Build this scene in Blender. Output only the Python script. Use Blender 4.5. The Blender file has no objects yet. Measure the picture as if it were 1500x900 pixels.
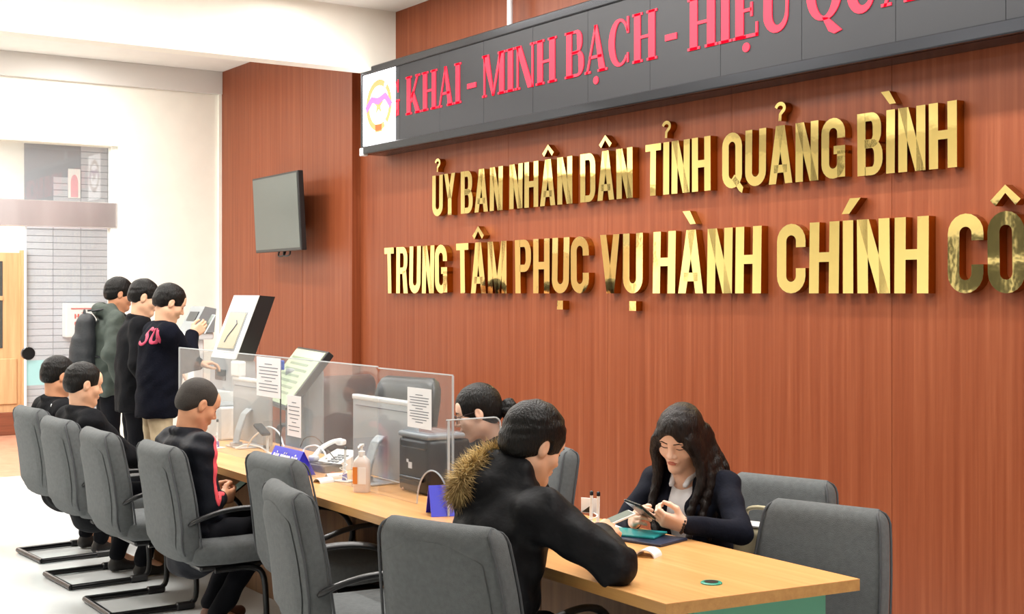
import bpy, bmesh, math, random
import numpy as np
from mathutils import Vector, Matrix, Euler
random.seed(7); np.random.seed(7)
PI = math.pi
SC = bpy.context.scene
C = SC.collection

# ------------------------------------------------------------------ camera, world, light, exposure
F = 1929.0; H = 1.63; YH = 430.0
YAW = math.radians(55.93)
FW = Vector((-math.sin(YAW), math.cos(YAW), 0)); RT = Vector((math.cos(YAW), math.sin(YAW), 0))
cam_d = bpy.data.cameras.new('camera'); cam = bpy.data.objects.new('camera', cam_d); C.objects.link(cam)
cam_d.sensor_width = 36; cam_d.lens = F / 1500 * 36; cam_d.shift_y = -(450 - YH) / 1500
cam.location = (0, 0, H); cam.rotation_euler = (PI / 2, 0, YAW); cam_d.clip_start = .05
SC.camera = cam
world = bpy.data.worlds.new('world'); SC.world = world; world.use_nodes = True
world.node_tree.nodes['Background'].inputs[0].default_value = (.9, .95, 1, 1)
world.node_tree.nodes['Background'].inputs[1].default_value = .6
vs = SC.view_settings
vs.view_transform = 'Standard'; vs.look = 'None'; vs.gamma = 1; vs.use_curve_mapping = False; vs.exposure = -0.3

def area(name, loc, sx, sy, power, col=(1, .97, .92), rot=(0, 0, 0)):
    l = bpy.data.lights.new(name, 'AREA'); l.shape = 'RECTANGLE'; l.size = sx; l.size_y = sy
    l.energy = power; l.color = col
    o = bpy.data.objects.new(name, l); C.objects.link(o); o.location = loc; o.rotation_euler = rot
    return o
CEIL = 3.78
WY = 4.9            # wood wall plane
XF = -12.2          # far cream wall
XB = -8.83          # beam
for x, y, e_ in ((-7.2, 2.4, 130), (-4.6, 2.9, 75), (-1.6, 2.9, 50), (-7.2, -.6, 80), (-3.6, -.6, 14), (0, -.6, 10), (-6, -3, 40), (-1, -3, 16)):
    area('ceiling_panel_light', (x, y, CEIL - .03), 1.2, .6, e_)
area('ceiling_strip_light', (-4.2, 3.95, CEIL - .03), 8.6, .10, 250)
area('ceiling_strip_light', (-10.6, 3.3, CEIL - .03), 2.2, .25, 80)
area('ceiling_panel_light', (-10.6, .6, CEIL - .03), 1.2, .6, 220)
area('vestibule_panel_light', (-14.0, 2.2, 3.36), 2.4, 2.4, 300, (1, .98, .95))
area('vestibule_fill_light', (XF - .3, 2.0, 3.2), 2.6, .15, 70, (1, .97, .97), (0, math.radians(75), 0))  # added fill, no lamp seen here; brightens the tiled wall behind the transom

def at(px, py, X=None, Y=None, Z=None, D=None):
    """real point seen at a photo pixel, at a known wall plane, floor height or depth"""
    r = FW + RT * ((px - 750) / F) + Vector((0, 0, (YH - py) / F))
    if X is not None: t = X / r.x
    elif Y is not None: t = Y / r.y
    elif Z is not None: t = (Z - H) / r.z
    else: t = D
    return r * t + Vector((0, 0, H))

# ------------------------------------------------------------------ materials
def lin(c):
    if isinstance(c, str):
        c = [int(c[i:i + 2], 16) / 255 for i in (0, 2, 4)]
    return tuple((v / 12.92 if v <= .04045 else ((v + .055) / 1.055) ** 2.4) for v in c) + (1,)
def new_mat(name):
    m = bpy.data.materials.new(name); m.use_nodes = True
    nt = m.node_tree; b = nt.nodes['Principled BSDF']
    return m, nt, b
def mat(name, col, rough=.5, metal=0, spec=.5, noise=0, nscale=40, bump=0, bscale=200, stretch=(1, 1, 1), coat=0, emit=None, estr=0, col2=None, sheen=0):
    m, nt, b = new_mat(name)
    c = lin(col); b.inputs['Base Color'].default_value = c
    b.inputs['Roughness'].default_value = rough; b.inputs['Metallic'].default_value = metal
    b.inputs['Specular IOR Level'].default_value = spec; b.inputs['Coat Weight'].default_value = coat
    b.inputs['Sheen Weight'].default_value = sheen
    if emit: b.inputs['Emission Color'].default_value = lin(emit); b.inputs['Emission Strength'].default_value = estr
    if noise or bump:
        tc = nt.nodes.new('ShaderNodeTexCoord'); mp = nt.nodes.new('ShaderNodeMapping')
        mp.inputs['Scale'].default_value = stretch; nt.links.new(tc.outputs['Object'], mp.inputs[0])
    if noise:
        n = nt.nodes.new('ShaderNodeTexNoise'); n.inputs['Scale'].default_value = nscale; n.inputs['Detail'].default_value = 4
        nt.links.new(mp.outputs[0], n.inputs['Vector'])
        r = nt.nodes.new('ShaderNodeValToRGB')
        d = lin(col2) if col2 else tuple(max(0, v * (1 - noise)) for v in c[:3]) + (1,)
        e = c if col2 else tuple(min(1, v * (1 + noise)) for v in c[:3]) + (1,)
        r.color_ramp.elements[0].color = d; r.color_ramp.elements[1].color = e
        r.color_ramp.elements[0].position = .3; r.color_ramp.elements[1].position = .7
        nt.links.new(n.outputs['Fac'], r.inputs[0]); nt.links.new(r.outputs[0], b.inputs['Base Color'])
    if bump:
        n2 = nt.nodes.new('ShaderNodeTexNoise'); n2.inputs['Scale'].default_value = bscale; n2.inputs['Detail'].default_value = 3
        nt.links.new(mp.outputs[0], n2.inputs['Vector'])
        bp = nt.nodes.new('ShaderNodeBump'); bp.inputs['Strength'].default_value = bump; bp.inputs['Distance'].default_value = .01
        nt.links.new(n2.outputs['Fac'], bp.inputs['Height']); nt.links.new(bp.outputs[0], b.inputs['Normal'])
    return m
def wood_mat(name, stops, sc, grain, rough, bump=.05):
    m, nt, b = new_mat(name)
    tc = nt.nodes.new('ShaderNodeTexCoord'); mp = nt.nodes.new('ShaderNodeMapping'); mp.inputs['Scale'].default_value = sc
    nt.links.new(tc.outputs['Object'], mp.inputs[0])
    n = nt.nodes.new('ShaderNodeTexNoise'); n.inputs['Scale'].default_value = grain; n.inputs['Detail'].default_value = 6; n.inputs['Roughness'].default_value = .62
    nt.links.new(mp.outputs[0], n.inputs['Vector'])
    r = nt.nodes.new('ShaderNodeValToRGB'); r.color_ramp.elements.remove(r.color_ramp.elements[0])
    for i, (p, c) in enumerate(stops):
        e = r.color_ramp.elements[0] if i == 0 else r.color_ramp.elements.new(p)
        e.position = p; e.color = lin(c)
    nt.links.new(n.outputs['Fac'], r.inputs[0]); nt.links.new(r.outputs[0], b.inputs['Base Color'])
    b.inputs['Roughness'].default_value = rough
    bp = nt.nodes.new('ShaderNodeBump'); bp.inputs['Strength'].default_value = bump; bp.inputs['Distance'].default_value = .004
    nt.links.new(n.outputs['Fac'], bp.inputs['Height']); nt.links.new(bp.outputs[0], b.inputs['Normal'])
    return m
def glass_mat(name, tint, refl, milk=0, rough=.02, milkcol='e8eef2'):
    m = bpy.data.materials.new(name); m.use_nodes = True; nt = m.node_tree; nt.nodes.clear()
    out = nt.nodes.new('ShaderNodeOutputMaterial'); tr = nt.nodes.new('ShaderNodeBsdfTransparent'); tr.inputs[0].default_value = lin(tint)
    gl = nt.nodes.new('ShaderNodeBsdfGlossy'); gl.inputs['Roughness'].default_value = rough
    lw = nt.nodes.new('ShaderNodeLayerWeight'); pw = nt.nodes.new('ShaderNodeMath'); pw.operation = 'POWER'; pw.inputs[1].default_value = 5
    nt.links.new(lw.outputs['Facing'], pw.inputs[0])            # Schlick reflectance, the same from both faces
    mu = nt.nodes.new('ShaderNodeMath'); mu.operation = 'MULTIPLY_ADD'; mu.inputs[1].default_value = .96 * refl; mu.inputs[2].default_value = .04 * refl; mu.use_clamp = True
    mx = nt.nodes.new('ShaderNodeMixShader'); nt.links.new(pw.outputs[0], mu.inputs[0]); nt.links.new(mu.outputs[0], mx.inputs[0])
    nt.links.new(tr.outputs[0], mx.inputs[1]); nt.links.new(gl.outputs[0], mx.inputs[2])
    last = mx
    if milk:
        df = nt.nodes.new('ShaderNodeBsdfDiffuse'); df.inputs[0].default_value = lin(milkcol)
        m2 = nt.nodes.new('ShaderNodeMixShader'); m2.inputs[0].default_value = milk
        nt.links.new(mx.outputs[0], m2.inputs[1]); nt.links.new(df.outputs[0], m2.inputs[2]); last = m2
    nt.links.new(last.outputs[0], out.inputs[0])
    return m
M = {}
M['wood'] = wood_mat('wall_wood', [(.28, '7a3a1e'), (.45, '834124'), (.58, '8a482a'), (.78, '985536')], (26, 26, .55), 1.3, .42)
M['wood'].node_tree.nodes['Principled BSDF'].inputs['Specular IOR Level'].default_value = .28
M['cream'] = mat('cream_paint', 'f6f3e8', .75, noise=.02, nscale=6)
M['white_paint'] = mat('white_paint', 'f1efe9', .8, noise=.02, nscale=5)
M['grey_band'] = mat('grey_band', 'd9d5d0', .8)  # grey tone holds the shade where the ceiling light doesn't reach
M['floor'] = mat('floor_tile', 'd9dcdc', .16, noise=.04, nscale=2.2, spec=.5)
M['vfloor'] = mat('vestibule_floor', 'cf9f86', .3, noise=.10, nscale=9, col2='b9846a')
M['tile'] = mat('grey_tile', 'c2c3cd', .35, noise=.05, nscale=3)
M['grout'] = mat('grout', '90919b', .9)
M['counter'] = wood_mat('counter_wood', [(.3, 'c98f54'), (.5, 'd39a5e'), (.7, 'dba76b')], (.8, 22, 22), 1.6, .32, .03)
M['counter_edge'] = wood_mat('counter_edge', [(.3, 'ad7c44'), (.7, 'c29355')], (.8, 22, 22), 2, .4, .03)
M['brown_panel'] = wood_mat('brown_panel', [(.3, '6f4a2c'), (.7, '86603c')], (20, 20, .8), 1.6, .5, .03)
M['teal'] = mat('teal_laminate', '5cab8f', .4, noise=.03, nscale=8)
M['teal_dark'] = mat('teal_plastic', '1f8f78', .35)
M['fabric'] = mat('grey_fabric', '5f6263', .95, noise=.10, nscale=55, bump=.35, bscale=420, sheen=.05, spec=.2)
M['piping'] = mat('dark_piping', '4b4d50', .9)
M['black'] = mat('black_plastic', '1b1b1d', .35)
M['black_metal'] = mat('black_metal', '151517', .28, metal=.3)
M['leather'] = mat('black_leather', '1a1b1f', .35, bump=.15, bscale=120)
M['reflection_maroon'] = mat('reflection_maroon', '4a2420', .4, bump=.15, bscale=120)  # maroon of a reflected figure, worn by the added chair
M['gold'] = mat('mirror_gold', 'ffe596', .04, metal=1, bump=.05, bscale=7)
M['gold_side'] = mat('gold_side', 'b4802f', .22, metal=1)
M['led_black'] = mat('led_face', '2b2c30', .5, spec=.3, noise=.06, nscale=300)
M['led_frame'] = mat('led_frame', '33353a', .25, metal=.7)
M['led_red'] = mat('led_red', 'c01030', .6, emit='ff1236', estr=.9)
M['led_white'] = mat('led_white', 'ffffff', .6, emit='fdfbff', estr=4)
M['led_gold'] = mat('led_gold', 'c98a4a', .6, emit='ffc68a', estr=.55)
M['led_pink'] = mat('led_pink', 'c060b0', .6, emit='f080e0', estr=.55)
M['tv'] = mat('tv_screen', '565c58', .3, spec=.5)
M['steel'] = mat('stainless', 'c9c5c6', .25, metal=.7, noise=.2, nscale=2, stretch=(1, 1, .2))
M['silver'] = mat('silver_shell', 'b9bcc0', .38, metal=.35)
M['white_plastic'] = mat('white_plastic', 'eef0f0', .35)
M['grey_plastic'] = mat('grey_plastic', '8f9497', .45)
M['paper'] = mat('paper', 'f2f3f6', .8)
M['ink'] = mat('ink', '6a6d78', .8)
M['blue'] = mat('blue_card', '2323c8', .35)
M['flag_blue'] = mat('flag_blue', '1c55c8', .4)
M['purple'] = mat('purple_plastic', '3a2a9a', .35)
M['orange'] = mat('orange_label', 'e08a3c', .5)
M['bottle'] = mat('bottle_white', 'e9ddd6', .25)
M['red_ink'] = mat('red_ink', 'd8452f', .6)
M['plexi'] = glass_mat('plexi', 'fafcfc', .8, .09)  # milky part imitates the bright wall reflected in the left pane
M['plexi_side'] = glass_mat('plexi_side', 'f6f8fa', .8, .03)
M['plexi_edge'] = glass_mat('plexi_edge', 'dfe8ea', 1.5, .45)
M['door_glass'] = glass_mat('door_glass', 'f0f5f4', 1.0, .06)
M['frost'] = glass_mat('frosted_band', 'd5eeee', .6, .55, milkcol='bfe3e3')
M['door_wood'] = wood_mat('door_wood', [(.3, 'b88f62'), (.7, 'd2ab7e')], (14, 14, .7), 1.5, .5)
M['base_wood'] = wood_mat('base_wood', [(.3, '6b3a26'), (.7, '8a4e34')], (1, 1, 14), 2, .5)
M['dark_glass'] = mat('dark_glass', '3c4040', .15)
M['skin_f'] = mat('skin_fair', 'e9bfa6', .5, noise=.04, nscale=30)
M['skin_m'] = mat('skin_tan', 'c98f6c', .5, noise=.05, nscale=30)
M['skin_p'] = mat('skin_pale', 'dcab8c', .5, noise=.05, nscale=30)
M['hair'] = mat('black_hair', '0b0908', .45, spec=.25, bump=.6, bscale=150, stretch=(1, 1, .25), noise=.4, nscale=90)
M['hair_b'] = mat('brown_black_hair', '150c09', .45, spec=.28, bump=.6, bscale=150, stretch=(1, 1, .2), noise=.45, nscale=70)
M['hair_short'] = mat('cropped_hair', '2a231d', .7, bump=.5, bscale=400, noise=.3, nscale=120)
M['lips'] = mat('lips', 'bd6a58', .4); M['lips_m'] = mat('lips_male', 'a8644f', .5)
M['brow'] = mat('brow', '2b1d17', .8)
M['navy'] = mat('navy_blazer', '0f121f', .85, spec=.2, noise=.15, nscale=40, bump=.2, bscale=60)
M['blackcloth'] = mat('black_cloth', '0c0d11', .85, spec=.15, noise=.2, nscale=20, bump=.25, bscale=50)
M['parka'] = mat('black_parka', '0a0b0f', .62, spec=.18, noise=.2, nscale=15, bump=.7, bscale=16)
M['greencloth'] = mat('grey_green_jacket', '3d4640', .8, noise=.15, nscale=20, bump=.25, bscale=45)
M['bag'] = mat('backpack_cloth', '23262a', .7, bump=.3, bscale=60)
M['sweater'] = mat('navy_sweater', '0d0f19', .95, spec=.1, noise=.12, nscale=60, bump=.25, bscale=90)
M['track'] = mat('track_jacket', '0e111b', .65, spec=.25, noise=.15, nscale=18, bump=.25, bscale=36)
M['stripe'] = mat('coral_stripe', 'e8505a', .6)
M['print_red'] = mat('crimson_print', 'b02c50', .6)
M['khaki'] = mat('khaki_cloth', 'b9a88a', .85, noise=.08, nscale=30)
M['trouser'] = mat('dark_trouser', '0b0c12', .85, spec=.15, noise=.15, nscale=30)
M['shirt'] = mat('white_shirt', 'e9e8ec', .75, bump=.1, bscale=40)
M['fur'] = mat('fur', 'c2a76e', .8, noise=.5, nscale=30, col2='75592f')
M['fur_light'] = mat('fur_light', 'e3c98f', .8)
M['shoe'] = mat('shoe', '1d1a1a', .5); M['shoe_brown'] = mat('shoe_brown', '6a4436', .5)
M['canvas'] = mat('cream_canvas', 'b8ae90', .9, noise=.15, nscale=9)
M['phone'] = mat('phone_black', '151719', .2); M['phone_scr'] = mat('phone_screen', '4c5a52', .4, emit='7f9586', estr=.25)
M['kiosk_scr'] = mat('kiosk_screen', 'a9a188', .3, emit='cfc6ab', estr=.05)
M['reflection_green'] = mat('reflection_panel', 'b9c7a6', .3, emit='d7e2cc', estr=.03)  # pale green of a plexiglass reflection, put on the added board
M['reflection_row'] = mat('reflection_row', '84957a', .4)
M['glasses'] = mat('glasses_frame', '3a3336', .3, metal=.5)
M['rod'] = mat('rod_white', 'e6e6e8', .4)
M['bead'] = mat('bead', '2a1c16', .4)
M['fold_teal'] = mat('teal_folder', '1d8a8c', .3); M['fold_navy'] = mat('navy_folder', '1d2a44', .35)
M['pink'] = mat('pink_poster', 'e7a9b4', .7); M['red_paper'] = mat('red_paper', 'c9483e', .6)

# ------------------------------------------------------------------ mesh helpers
def obj(name, verts, faces, m, parent=None, smooth=False, loc=None, rz=None):
    me = bpy.data.meshes.new(name)
    me.from_pydata([tuple(v) for v in verts], [], [tuple(f) for f in faces]); me.update()
    if m: me.materials.append(M[m] if isinstance(m, str) else m)
    if smooth: me.polygons.foreach_set('use_smooth', [True] * len(me.polygons))
    o = bpy.data.objects.new(name, me); C.objects.link(o)
    if parent: o.parent = parent
    if loc is not None: o.location = loc
    if rz is not None: o.rotation_euler = (0, 0, rz)
    return o
def tag(o, label, cat, group=None):
    o['label'] = label; o['category'] = cat
    if group: o['group'] = group
    return o
def thing(name, label, cat, loc=(0, 0, 0), rz=0, group=None):
    o = bpy.data.objects.new(name, None); C.objects.link(o); o.empty_display_size = .1
    o.location = loc; o.rotation_euler = (0, 0, rz)
    return tag(o, label, cat, group)
def struct(o): o['kind'] = 'structure'; return o
def dup(root, loc, rz, label, group=None):
    r = root.copy(); C.objects.link(r); r.location = loc; r.rotation_euler = (0, 0, rz); r['label'] = label
    if group: r['group'] = group
    for ch in list(root.children):
        c = ch.copy(); C.objects.link(c); c.parent = r
        for g in list(ch.children):
            d = g.copy(); C.objects.link(d); d.parent = c
    return r
_rb = {}
def rbox_data(sx, sy, sz, b, seg):
    k = (round(sx, 4), round(sy, 4), round(sz, 4), b, seg)
    if k not in _rb:
        bm = bmesh.new(); bmesh.ops.create_cube(bm, size=1)
        for v in bm.verts: v.co = Vector((v.co.x * sx, v.co.y * sy, v.co.z * sz))
        if b > 0: bmesh.ops.bevel(bm, geom=list(bm.edges), offset=b, segments=seg, affect='EDGES', profile=.5)
        bm.verts.index_update()
        _rb[k] = ([v.co.copy() for v in bm.verts], [[v.index for v in f.verts] for f in bm.faces]); bm.free()
    return _rb[k]
class MB:
    def __init__(s): s.v = []; s.f = []
    def add(s, v, f, mtx=None):
        o = len(s.v)
        s.v += [(mtx @ Vector(p)) if mtx else Vector(p) for p in v]
        s.f += [[i + o for i in q] for q in f]; return s
    def box(s, c, size, b=0, seg=2, rot=None):
        v, f = rbox_data(size[0], size[1], size[2], b, seg)
        mt = Matrix.Translation(c)
        if rot is not None: mt = mt @ (rot if isinstance(rot, Matrix) else Euler(rot).to_matrix().to_4x4())
        return s.add(v, f, mt)
    def b2(s, lo, hi, b=0, seg=2):
        lo = Vector(lo); hi = Vector(hi); return s.box((lo + hi) / 2, hi - lo, b, seg)
    def tube(s, pts, r, n=10, closed=False, flat=1.0, up=None):
        pts = [Vector(p) for p in pts]; N = len(pts); o = len(s.v); rs = r if isinstance(r, (list, tuple)) else [r] * N
        prev = None
        for i, p in enumerate(pts):
            if closed: t = pts[(i + 1) % N] - pts[i - 1]
            else: t = pts[min(i + 1, N - 1)] - pts[max(i - 1, 0)]
            t.normalize()
            u = up if up is not None else prev
            if u is None: u = Vector((0, 0, 1)) if abs(t.z) < .9 else Vector((1, 0, 0))
            a = (u - t * u.dot(t)); a = a.normalized() if a.length > 1e-6 else t.orthogonal().normalized()
            prev = a; b = t.cross(a)
            for k in range(n):
                th = 2 * PI * k / n
                s.v.append(p + a * (math.cos(th) * rs[i] * flat) + b * (math.sin(th) * rs[i]))
        for i in range(N if closed else N - 1):
            j = (i + 1) % N
            for k in range(n):
                k2 = (k + 1) % n
                s.f.append([o + i * n + k, o + i * n + k2, o + j * n + k2, o + j * n + k])
        if not closed:
            s.f.append([o + k for k in range(n)][::-1]); s.f.append([o + (N - 1) * n + k for k in range(n)])
        return s
    def lathe(s, prof, c=(0, 0, 0), n=20, sx=1, sy=1):
        o = len(s.v); c = Vector(c)
        for r, z in prof:
            for k in range(n):
                th = 2 * PI * k / n; s.v.append(c + Vector((math.cos(th) * r * sx, math.sin(th) * r * sy, z)))
        for i in range(len(prof) - 1):
            for k in range(n):
                k2 = (k + 1) % n
                s.f.append([o + i * n + k, o + i * n + k2, o + (i + 1) * n + k2, o + (i + 1) * n + k])
        s.f.append([o + k for k in range(n)][::-1]); s.f.append([o + (len(prof) - 1) * n + k for k in range(n)])
        return s
    def prism(s, poly, y0, y1):
        """poly in (x,z), ccw seen from -y; y0 front, y1 back"""
        o = len(s.v); n = len(poly)
        s.v += [Vector((x, y0, z)) for x, z in poly] + [Vector((x, y1, z)) for x, z in poly]
        s.f.append([o + i for i in range(n)]); s.f.append([o + n + i for i in range(n)][::-1])
        for i in range(n):
            j = (i + 1) % n; s.f.append([o + i, o + n + i, o + n + j, o + j])
        return s
    def pane(s, poly, t):
        """poly: 3-D planar points; thickness t along its normal"""
        p = [Vector(q) for q in poly]; n = (p[1] - p[0]).cross(p[2] - p[0]).normalized() * (t / 2); o = len(s.v); k = len(p)
        s.v += [q + n for q in p] + [q - n for q in p]
        s.f.append([o + i for i in range(k)]); s.f.append([o + k + i for i in range(k)][::-1])
        for i in range(k):
            j = (i + 1) % k; s.f.append([o + i, o + k + i, o + k + j, o + j])
        return s
    def build(s, name, m, parent=None, smooth=False, loc=None, rz=None, fix=True):
        o = obj(name, s.v, s.f, m, parent, False, loc, rz)
        if fix:
            bm = bmesh.new(); bm.from_mesh(o.data); bmesh.ops.recalc_face_normals(bm, faces=bm.faces); bm.to_mesh(o.data); bm.free()
        if smooth:
            me = o.data; me.polygons.foreach_set('use_smooth', [True] * len(me.polygons))
            try: me.set_sharp_from_angle(angle=math.radians(50))
            except Exception: pass
        return o
def bez(pts, n=24):
    """Catmull-Rom through points"""
    P = [Vector(p) for p in pts]; P = [P[0] * 2 - P[1]] + P + [P[-1] * 2 - P[-2]]; out = []
    segs = len(P) - 3
    for i in range(segs):
        a, b, c, d = P[i:i + 4]; k = max(2, n // segs)
        for j in range(k):
            t = j / k
            out.append(.5 * (2 * b + (c - a) * t + (2 * a - 5 * b + 4 * c - d) * t * t + (3 * b - a - 3 * c + d) * t ** 3))
    out.append(P[-2].copy()); return out
# ------------------------------------------------------------------ the room
YN = -4.2; XR = 4.2
struct(MB().b2((XF, YN, -.1), (XR, WY + .1, 0)).build('floor', 'floor'))
struct(MB().b2((XF - .2, YN - .2, CEIL), (XR + .2, WY + .2, CEIL + .1)).build('ceiling', 'white_paint'))
wb = struct(MB().b2((XF - .2, WY + .02, 0), (XR + .2, WY + .2, CEIL)).build('wall_back', 'wood'))
xs = [-9.42 + 1.0663 * k for k in range(13)]
for i in range(12):
    MB().b2((xs[i] + .0007, WY, 0), (xs[i + 1] - .0007, WY + .03, CEIL), .001, 1).build('panel', 'wood', wb)
LX = [-12.18, -11.26, -10.34, -9.42]
for i in range(3):
    MB().b2((LX[i] + .001, WY - .07, 0), (LX[i + 1] - .001, WY + .02, CEIL), .003, 1).build('panel', 'wood', wb)
LY = WY - .07
# far cream wall with the doorway
DO_T = 3.0; DO_R = at(174, 400, X=XF).y; DO_L = -.6
wl = struct(MB().b2((XF - .2, DO_R, 0), (XF, WY + .05, CEIL)).b2((XF - .2, YN - .2, 0), (XF, DO_L, CEIL)).b2((XF - .2, DO_L, DO_T), (XF, DO_R, CEIL)).build('wall_left', 'cream'))
struct(MB().b2((XF, YN, 3.56), (XF + .05, LY, CEIL), .004, 1).build('trim_1', 'grey_band'))
struct(MB().b2((XB - .17, YN, 3.315), (XB, WY, CEIL)).build('trim_2', 'cream'))          # dropped beam
struct(MB().b2((XF, LY - .03, 0), (XF + .03, LY, 3.56)).build('trim_3', 'cream'))
struct(MB().b2((XR, YN, 0), (XR + .2, WY, CEIL)).build('wall_right', 'cream'))
# wall behind the photographer: cream with tall dark windows, seen only as reflections
wf = struct(MB().b2((XF, YN - .2, 0), (XR, YN, CEIL)).build('wall_front', 'cream'))
for i, x in enumerate((-10.9, -8.3, -5.7, -3.1, -.5, 2.1)):
    w = struct(MB().b2((x, YN, .3), (x + 1.5, YN + .04, 2.45), .005, 1).build('window_%d' % (i + 1), 'dark_glass'))
    f = MB()
    for xx in (x, x + .75, x + 1.5): f.b2((xx - .03, YN, .3), (xx + .03, YN + .07, 2.45))
    for zz in (.3, 1.7, 2.45): f.b2((x, YN, zz - .03), (x + 1.5, YN + .07, zz + .03))
    f.build('window_frame', 'white_plastic', w)
# vestibule beyond the doorway
VX = -15.9
struct(MB().b2((VX, DO_L - 2.5, -.1), (XF - .0, 6.0, -.002)).build('floor_vestibule', 'vfloor'))
struct(MB().b2((VX - .2, DO_L - 2.5, 3.4), (XF - .2, 6.0, 3.5)).build('ceiling_vestibule', 'white_paint'))
struct(MB().b2((VX - .2, 6.0, 0), (XF - .2, 6.2, 3.5)).build('wall_vestibule_right', 'white_paint'))
struct(MB().b2((VX - .2, DO_L - 2.7, 0), (XF - .2, DO_L - 2.5, 3.5)).build('wall_vestibule_left', 'white_paint'))
struct(MB().b2((VX - .2, DO_L - 2.5, 0), (VX, 6.0, 3.5)).build('wall_vestibule', 'white_paint'))
ty0 = at(37, 400, X=VX + .05).y
tw = struct(MB().b2((VX, ty0, 0), (VX + .03, ty0 + 2.6, 3.38)).build('wall_tiled', 'grout'))
tile_me = None
TWd, THt = .32, .078
steps = {0: 2.62, 1: 2.95}
for r in range(42):
    for c in range(8):
        z = .12 + r * THt
        if z > steps.get(c, 3.35): continue
        lo = (VX + .03, ty0 + c * TWd, z)
        if tile_me is None:
            t = MB().b2((0, .003, .003), (.012, TWd - .003, THt - .003), .002, 1).build('tile', 'tile', tw); tile_me = t.data; t.location = lo
        else:
            t = bpy.data.objects.new('tile', tile_me); C.objects.link(t); t.parent = tw; t.location = lo
# wooden door in the vestibule
dr = struct(MB().b2((VX + .02, ty0 - 1.25, .0), (VX + .08, ty0 - .03, 2.1), .005, 1).build('door_1', 'door_wood'))
for y in (-1.12, -.80, -.48):
    p = MB().b2((VX + .08, ty0 + y, 1.0), (VX + .09, ty0 + y + .22, 2.0), .003, 1).build('pane', 'dark_glass', dr)
    MB().b2((VX + .085, ty0 + y - .0, 1.55), (VX + .1, ty0 + y + .22, 1.6)).build('glazing_bar', 'door_wood', p)
MB().b2((VX + .08, ty0 - 1.2, .35), (VX + .10, ty0 - .1, .88), .008, 1).build('door_panel', 'door_wood', dr)
MB().b2((VX + .06, ty0 - 1.25, .0), (VX + .13, ty0 - .0, .26), .005, 1).build('kick_board', 'base_wood', dr)
MB().b2((VX + .02, ty0 - .06, 0), (VX + .12, ty0 + .0, 2.13)).build('door_frame', 'door_wood', dr)
# entrance: stainless header, glass door leaf, transom
hx = XF - .1
hz0 = at(168, 335, X=hx).z; hz1 = at(168, 298, X=hx).z
struct(MB().b2((hx - .06, DO_L, hz0), (hx + .06, DO_R, hz1), .006, 1).build('trim_4', 'steel'))
struct(MB().b2((hx - .01, DO_L, hz1), (hx + .01, DO_R, DO_T)).build('window_7', 'door_glass'))
gl = at(38, 500, X=hx).y; gr = at(165, 500, X=hx).y
d2 = struct(MB().b2((hx - .006, gl, .01), (hx + .006, gr, hz0 - .01)).build('door_2', 'door_glass'))
zf1 = at(90, 527, X=hx).z; zf0 = at(90, 563, X=hx).z
MB().b2((hx + .007, gl, zf0), (hx + .009, gr, zf1)).build('frosted_band', 'frost', d2)
p = at(41, 518, X=hx)
MB().add(*(lambda m: (m.v, m.f))(MB().lathe([(.002, -.03), (.055, -.03), (.06, -.02), (.06, .02), (.055, .03), (.002, .03)], n=20)), Matrix.Translation((hx, p.y, p.z)) @ Matrix.Rotation(PI / 2, 4, 'Y')).build('door_knob', 'black_metal', d2, True)
MB().b2((hx - .02, gl - .012, .0), (hx + .02, gl, hz0)).build('door_edge', 'white_plastic', d2)
MB().b2((hx - .05, DO_R - .06, 0), (hx + .05, DO_R, hz0)).b2((hx - .05, DO_R - .05, hz1), (hx + .05, DO_R, DO_T)).build('jamb', 'white_paint', d2)
# suggestion box seen through the glass, picture, cabinet
p = at(118, 494, X=VX + .1)
sb = thing('suggestion_box', 'white box with red lettering on the grey tiled wall', 'box', (VX + .042, p.y, p.z))
MB().b2((0, -.2, 0), (.16, .2, .40), .012, 2).build('body', 'white_plastic', sb)
MB().b2((.16, -.14, .33), (.164, .14, .345)).build('slot', 'red_paper', sb)

p0 = at(100, 290, X=VX + .06); p1 = at(118, 248, X=VX + .06)
fp0 = thing('framed_poster', 'small white framed poster with a pink arch high on the tiled wall', 'poster', (VX + .045, (p0.y + p1.y) / 2, p0.z))
w_ = (p1.y - p0.y) / 2; h_ = p1.z - p0.z
MB().b2((0, -w_, 0), (.015, w_, h_), .002, 1).build('frame', 'white_plastic', fp0)
MB().pane([(.0165, w_ * .6 * math.cos(math.radians(a)), h_ * .5 + h_ * .3 * math.sin(math.radians(a))) for a in range(0, 181, 15)] + [(.0165, -w_ * .6, .01), (.0165, w_ * .6, .01)], .002).build('pink_arch', 'pink', fp0)
# ------------------------------------------------------------------ lettering (hand-drawn glyphs)
def arc(cx, cy, rx, ry, a0, a1, n=10):
    return [(cx + rx * math.cos(math.radians(a0 + (a1 - a0) * i / n)), cy + ry * math.sin(math.radians(a0 + (a1 - a0) * i / n))) for i in range(n + 1)]
def strip(path, t, closed=False):
    """quads along a path, thickness t (number or per-point list)"""
    N = len(path); L = []; R = []
    for i in range(N):
        if closed: a = path[i - 1]; b = path[(i + 1) % N]
        else: a = path[max(i - 1, 0)]; b = path[min(i + 1, N - 1)]
        dx, dy = b[0] - a[0], b[1] - a[1]; l = math.hypot(dx, dy) or 1; nx, ny = -dy / l, dx / l
        w = (t[i] if isinstance(t, (list, tuple)) else t) / 2
        L.append((path[i][0] + nx * w, path[i][1] + ny * w)); R.append((path[i][0] - nx * w, path[i][1] - ny * w))
    q = []
    for i in range(N if closed else N - 1):
        j = (i + 1) % N; q.append([R[i], R[j], L[j], L[i]])
    return q
def rc(x0, y0, x1, y1): return [[(x0, y0), (x1, y0), (x1, y1), (x0, y1)]]
S_ = .165; H_ = .135
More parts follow.
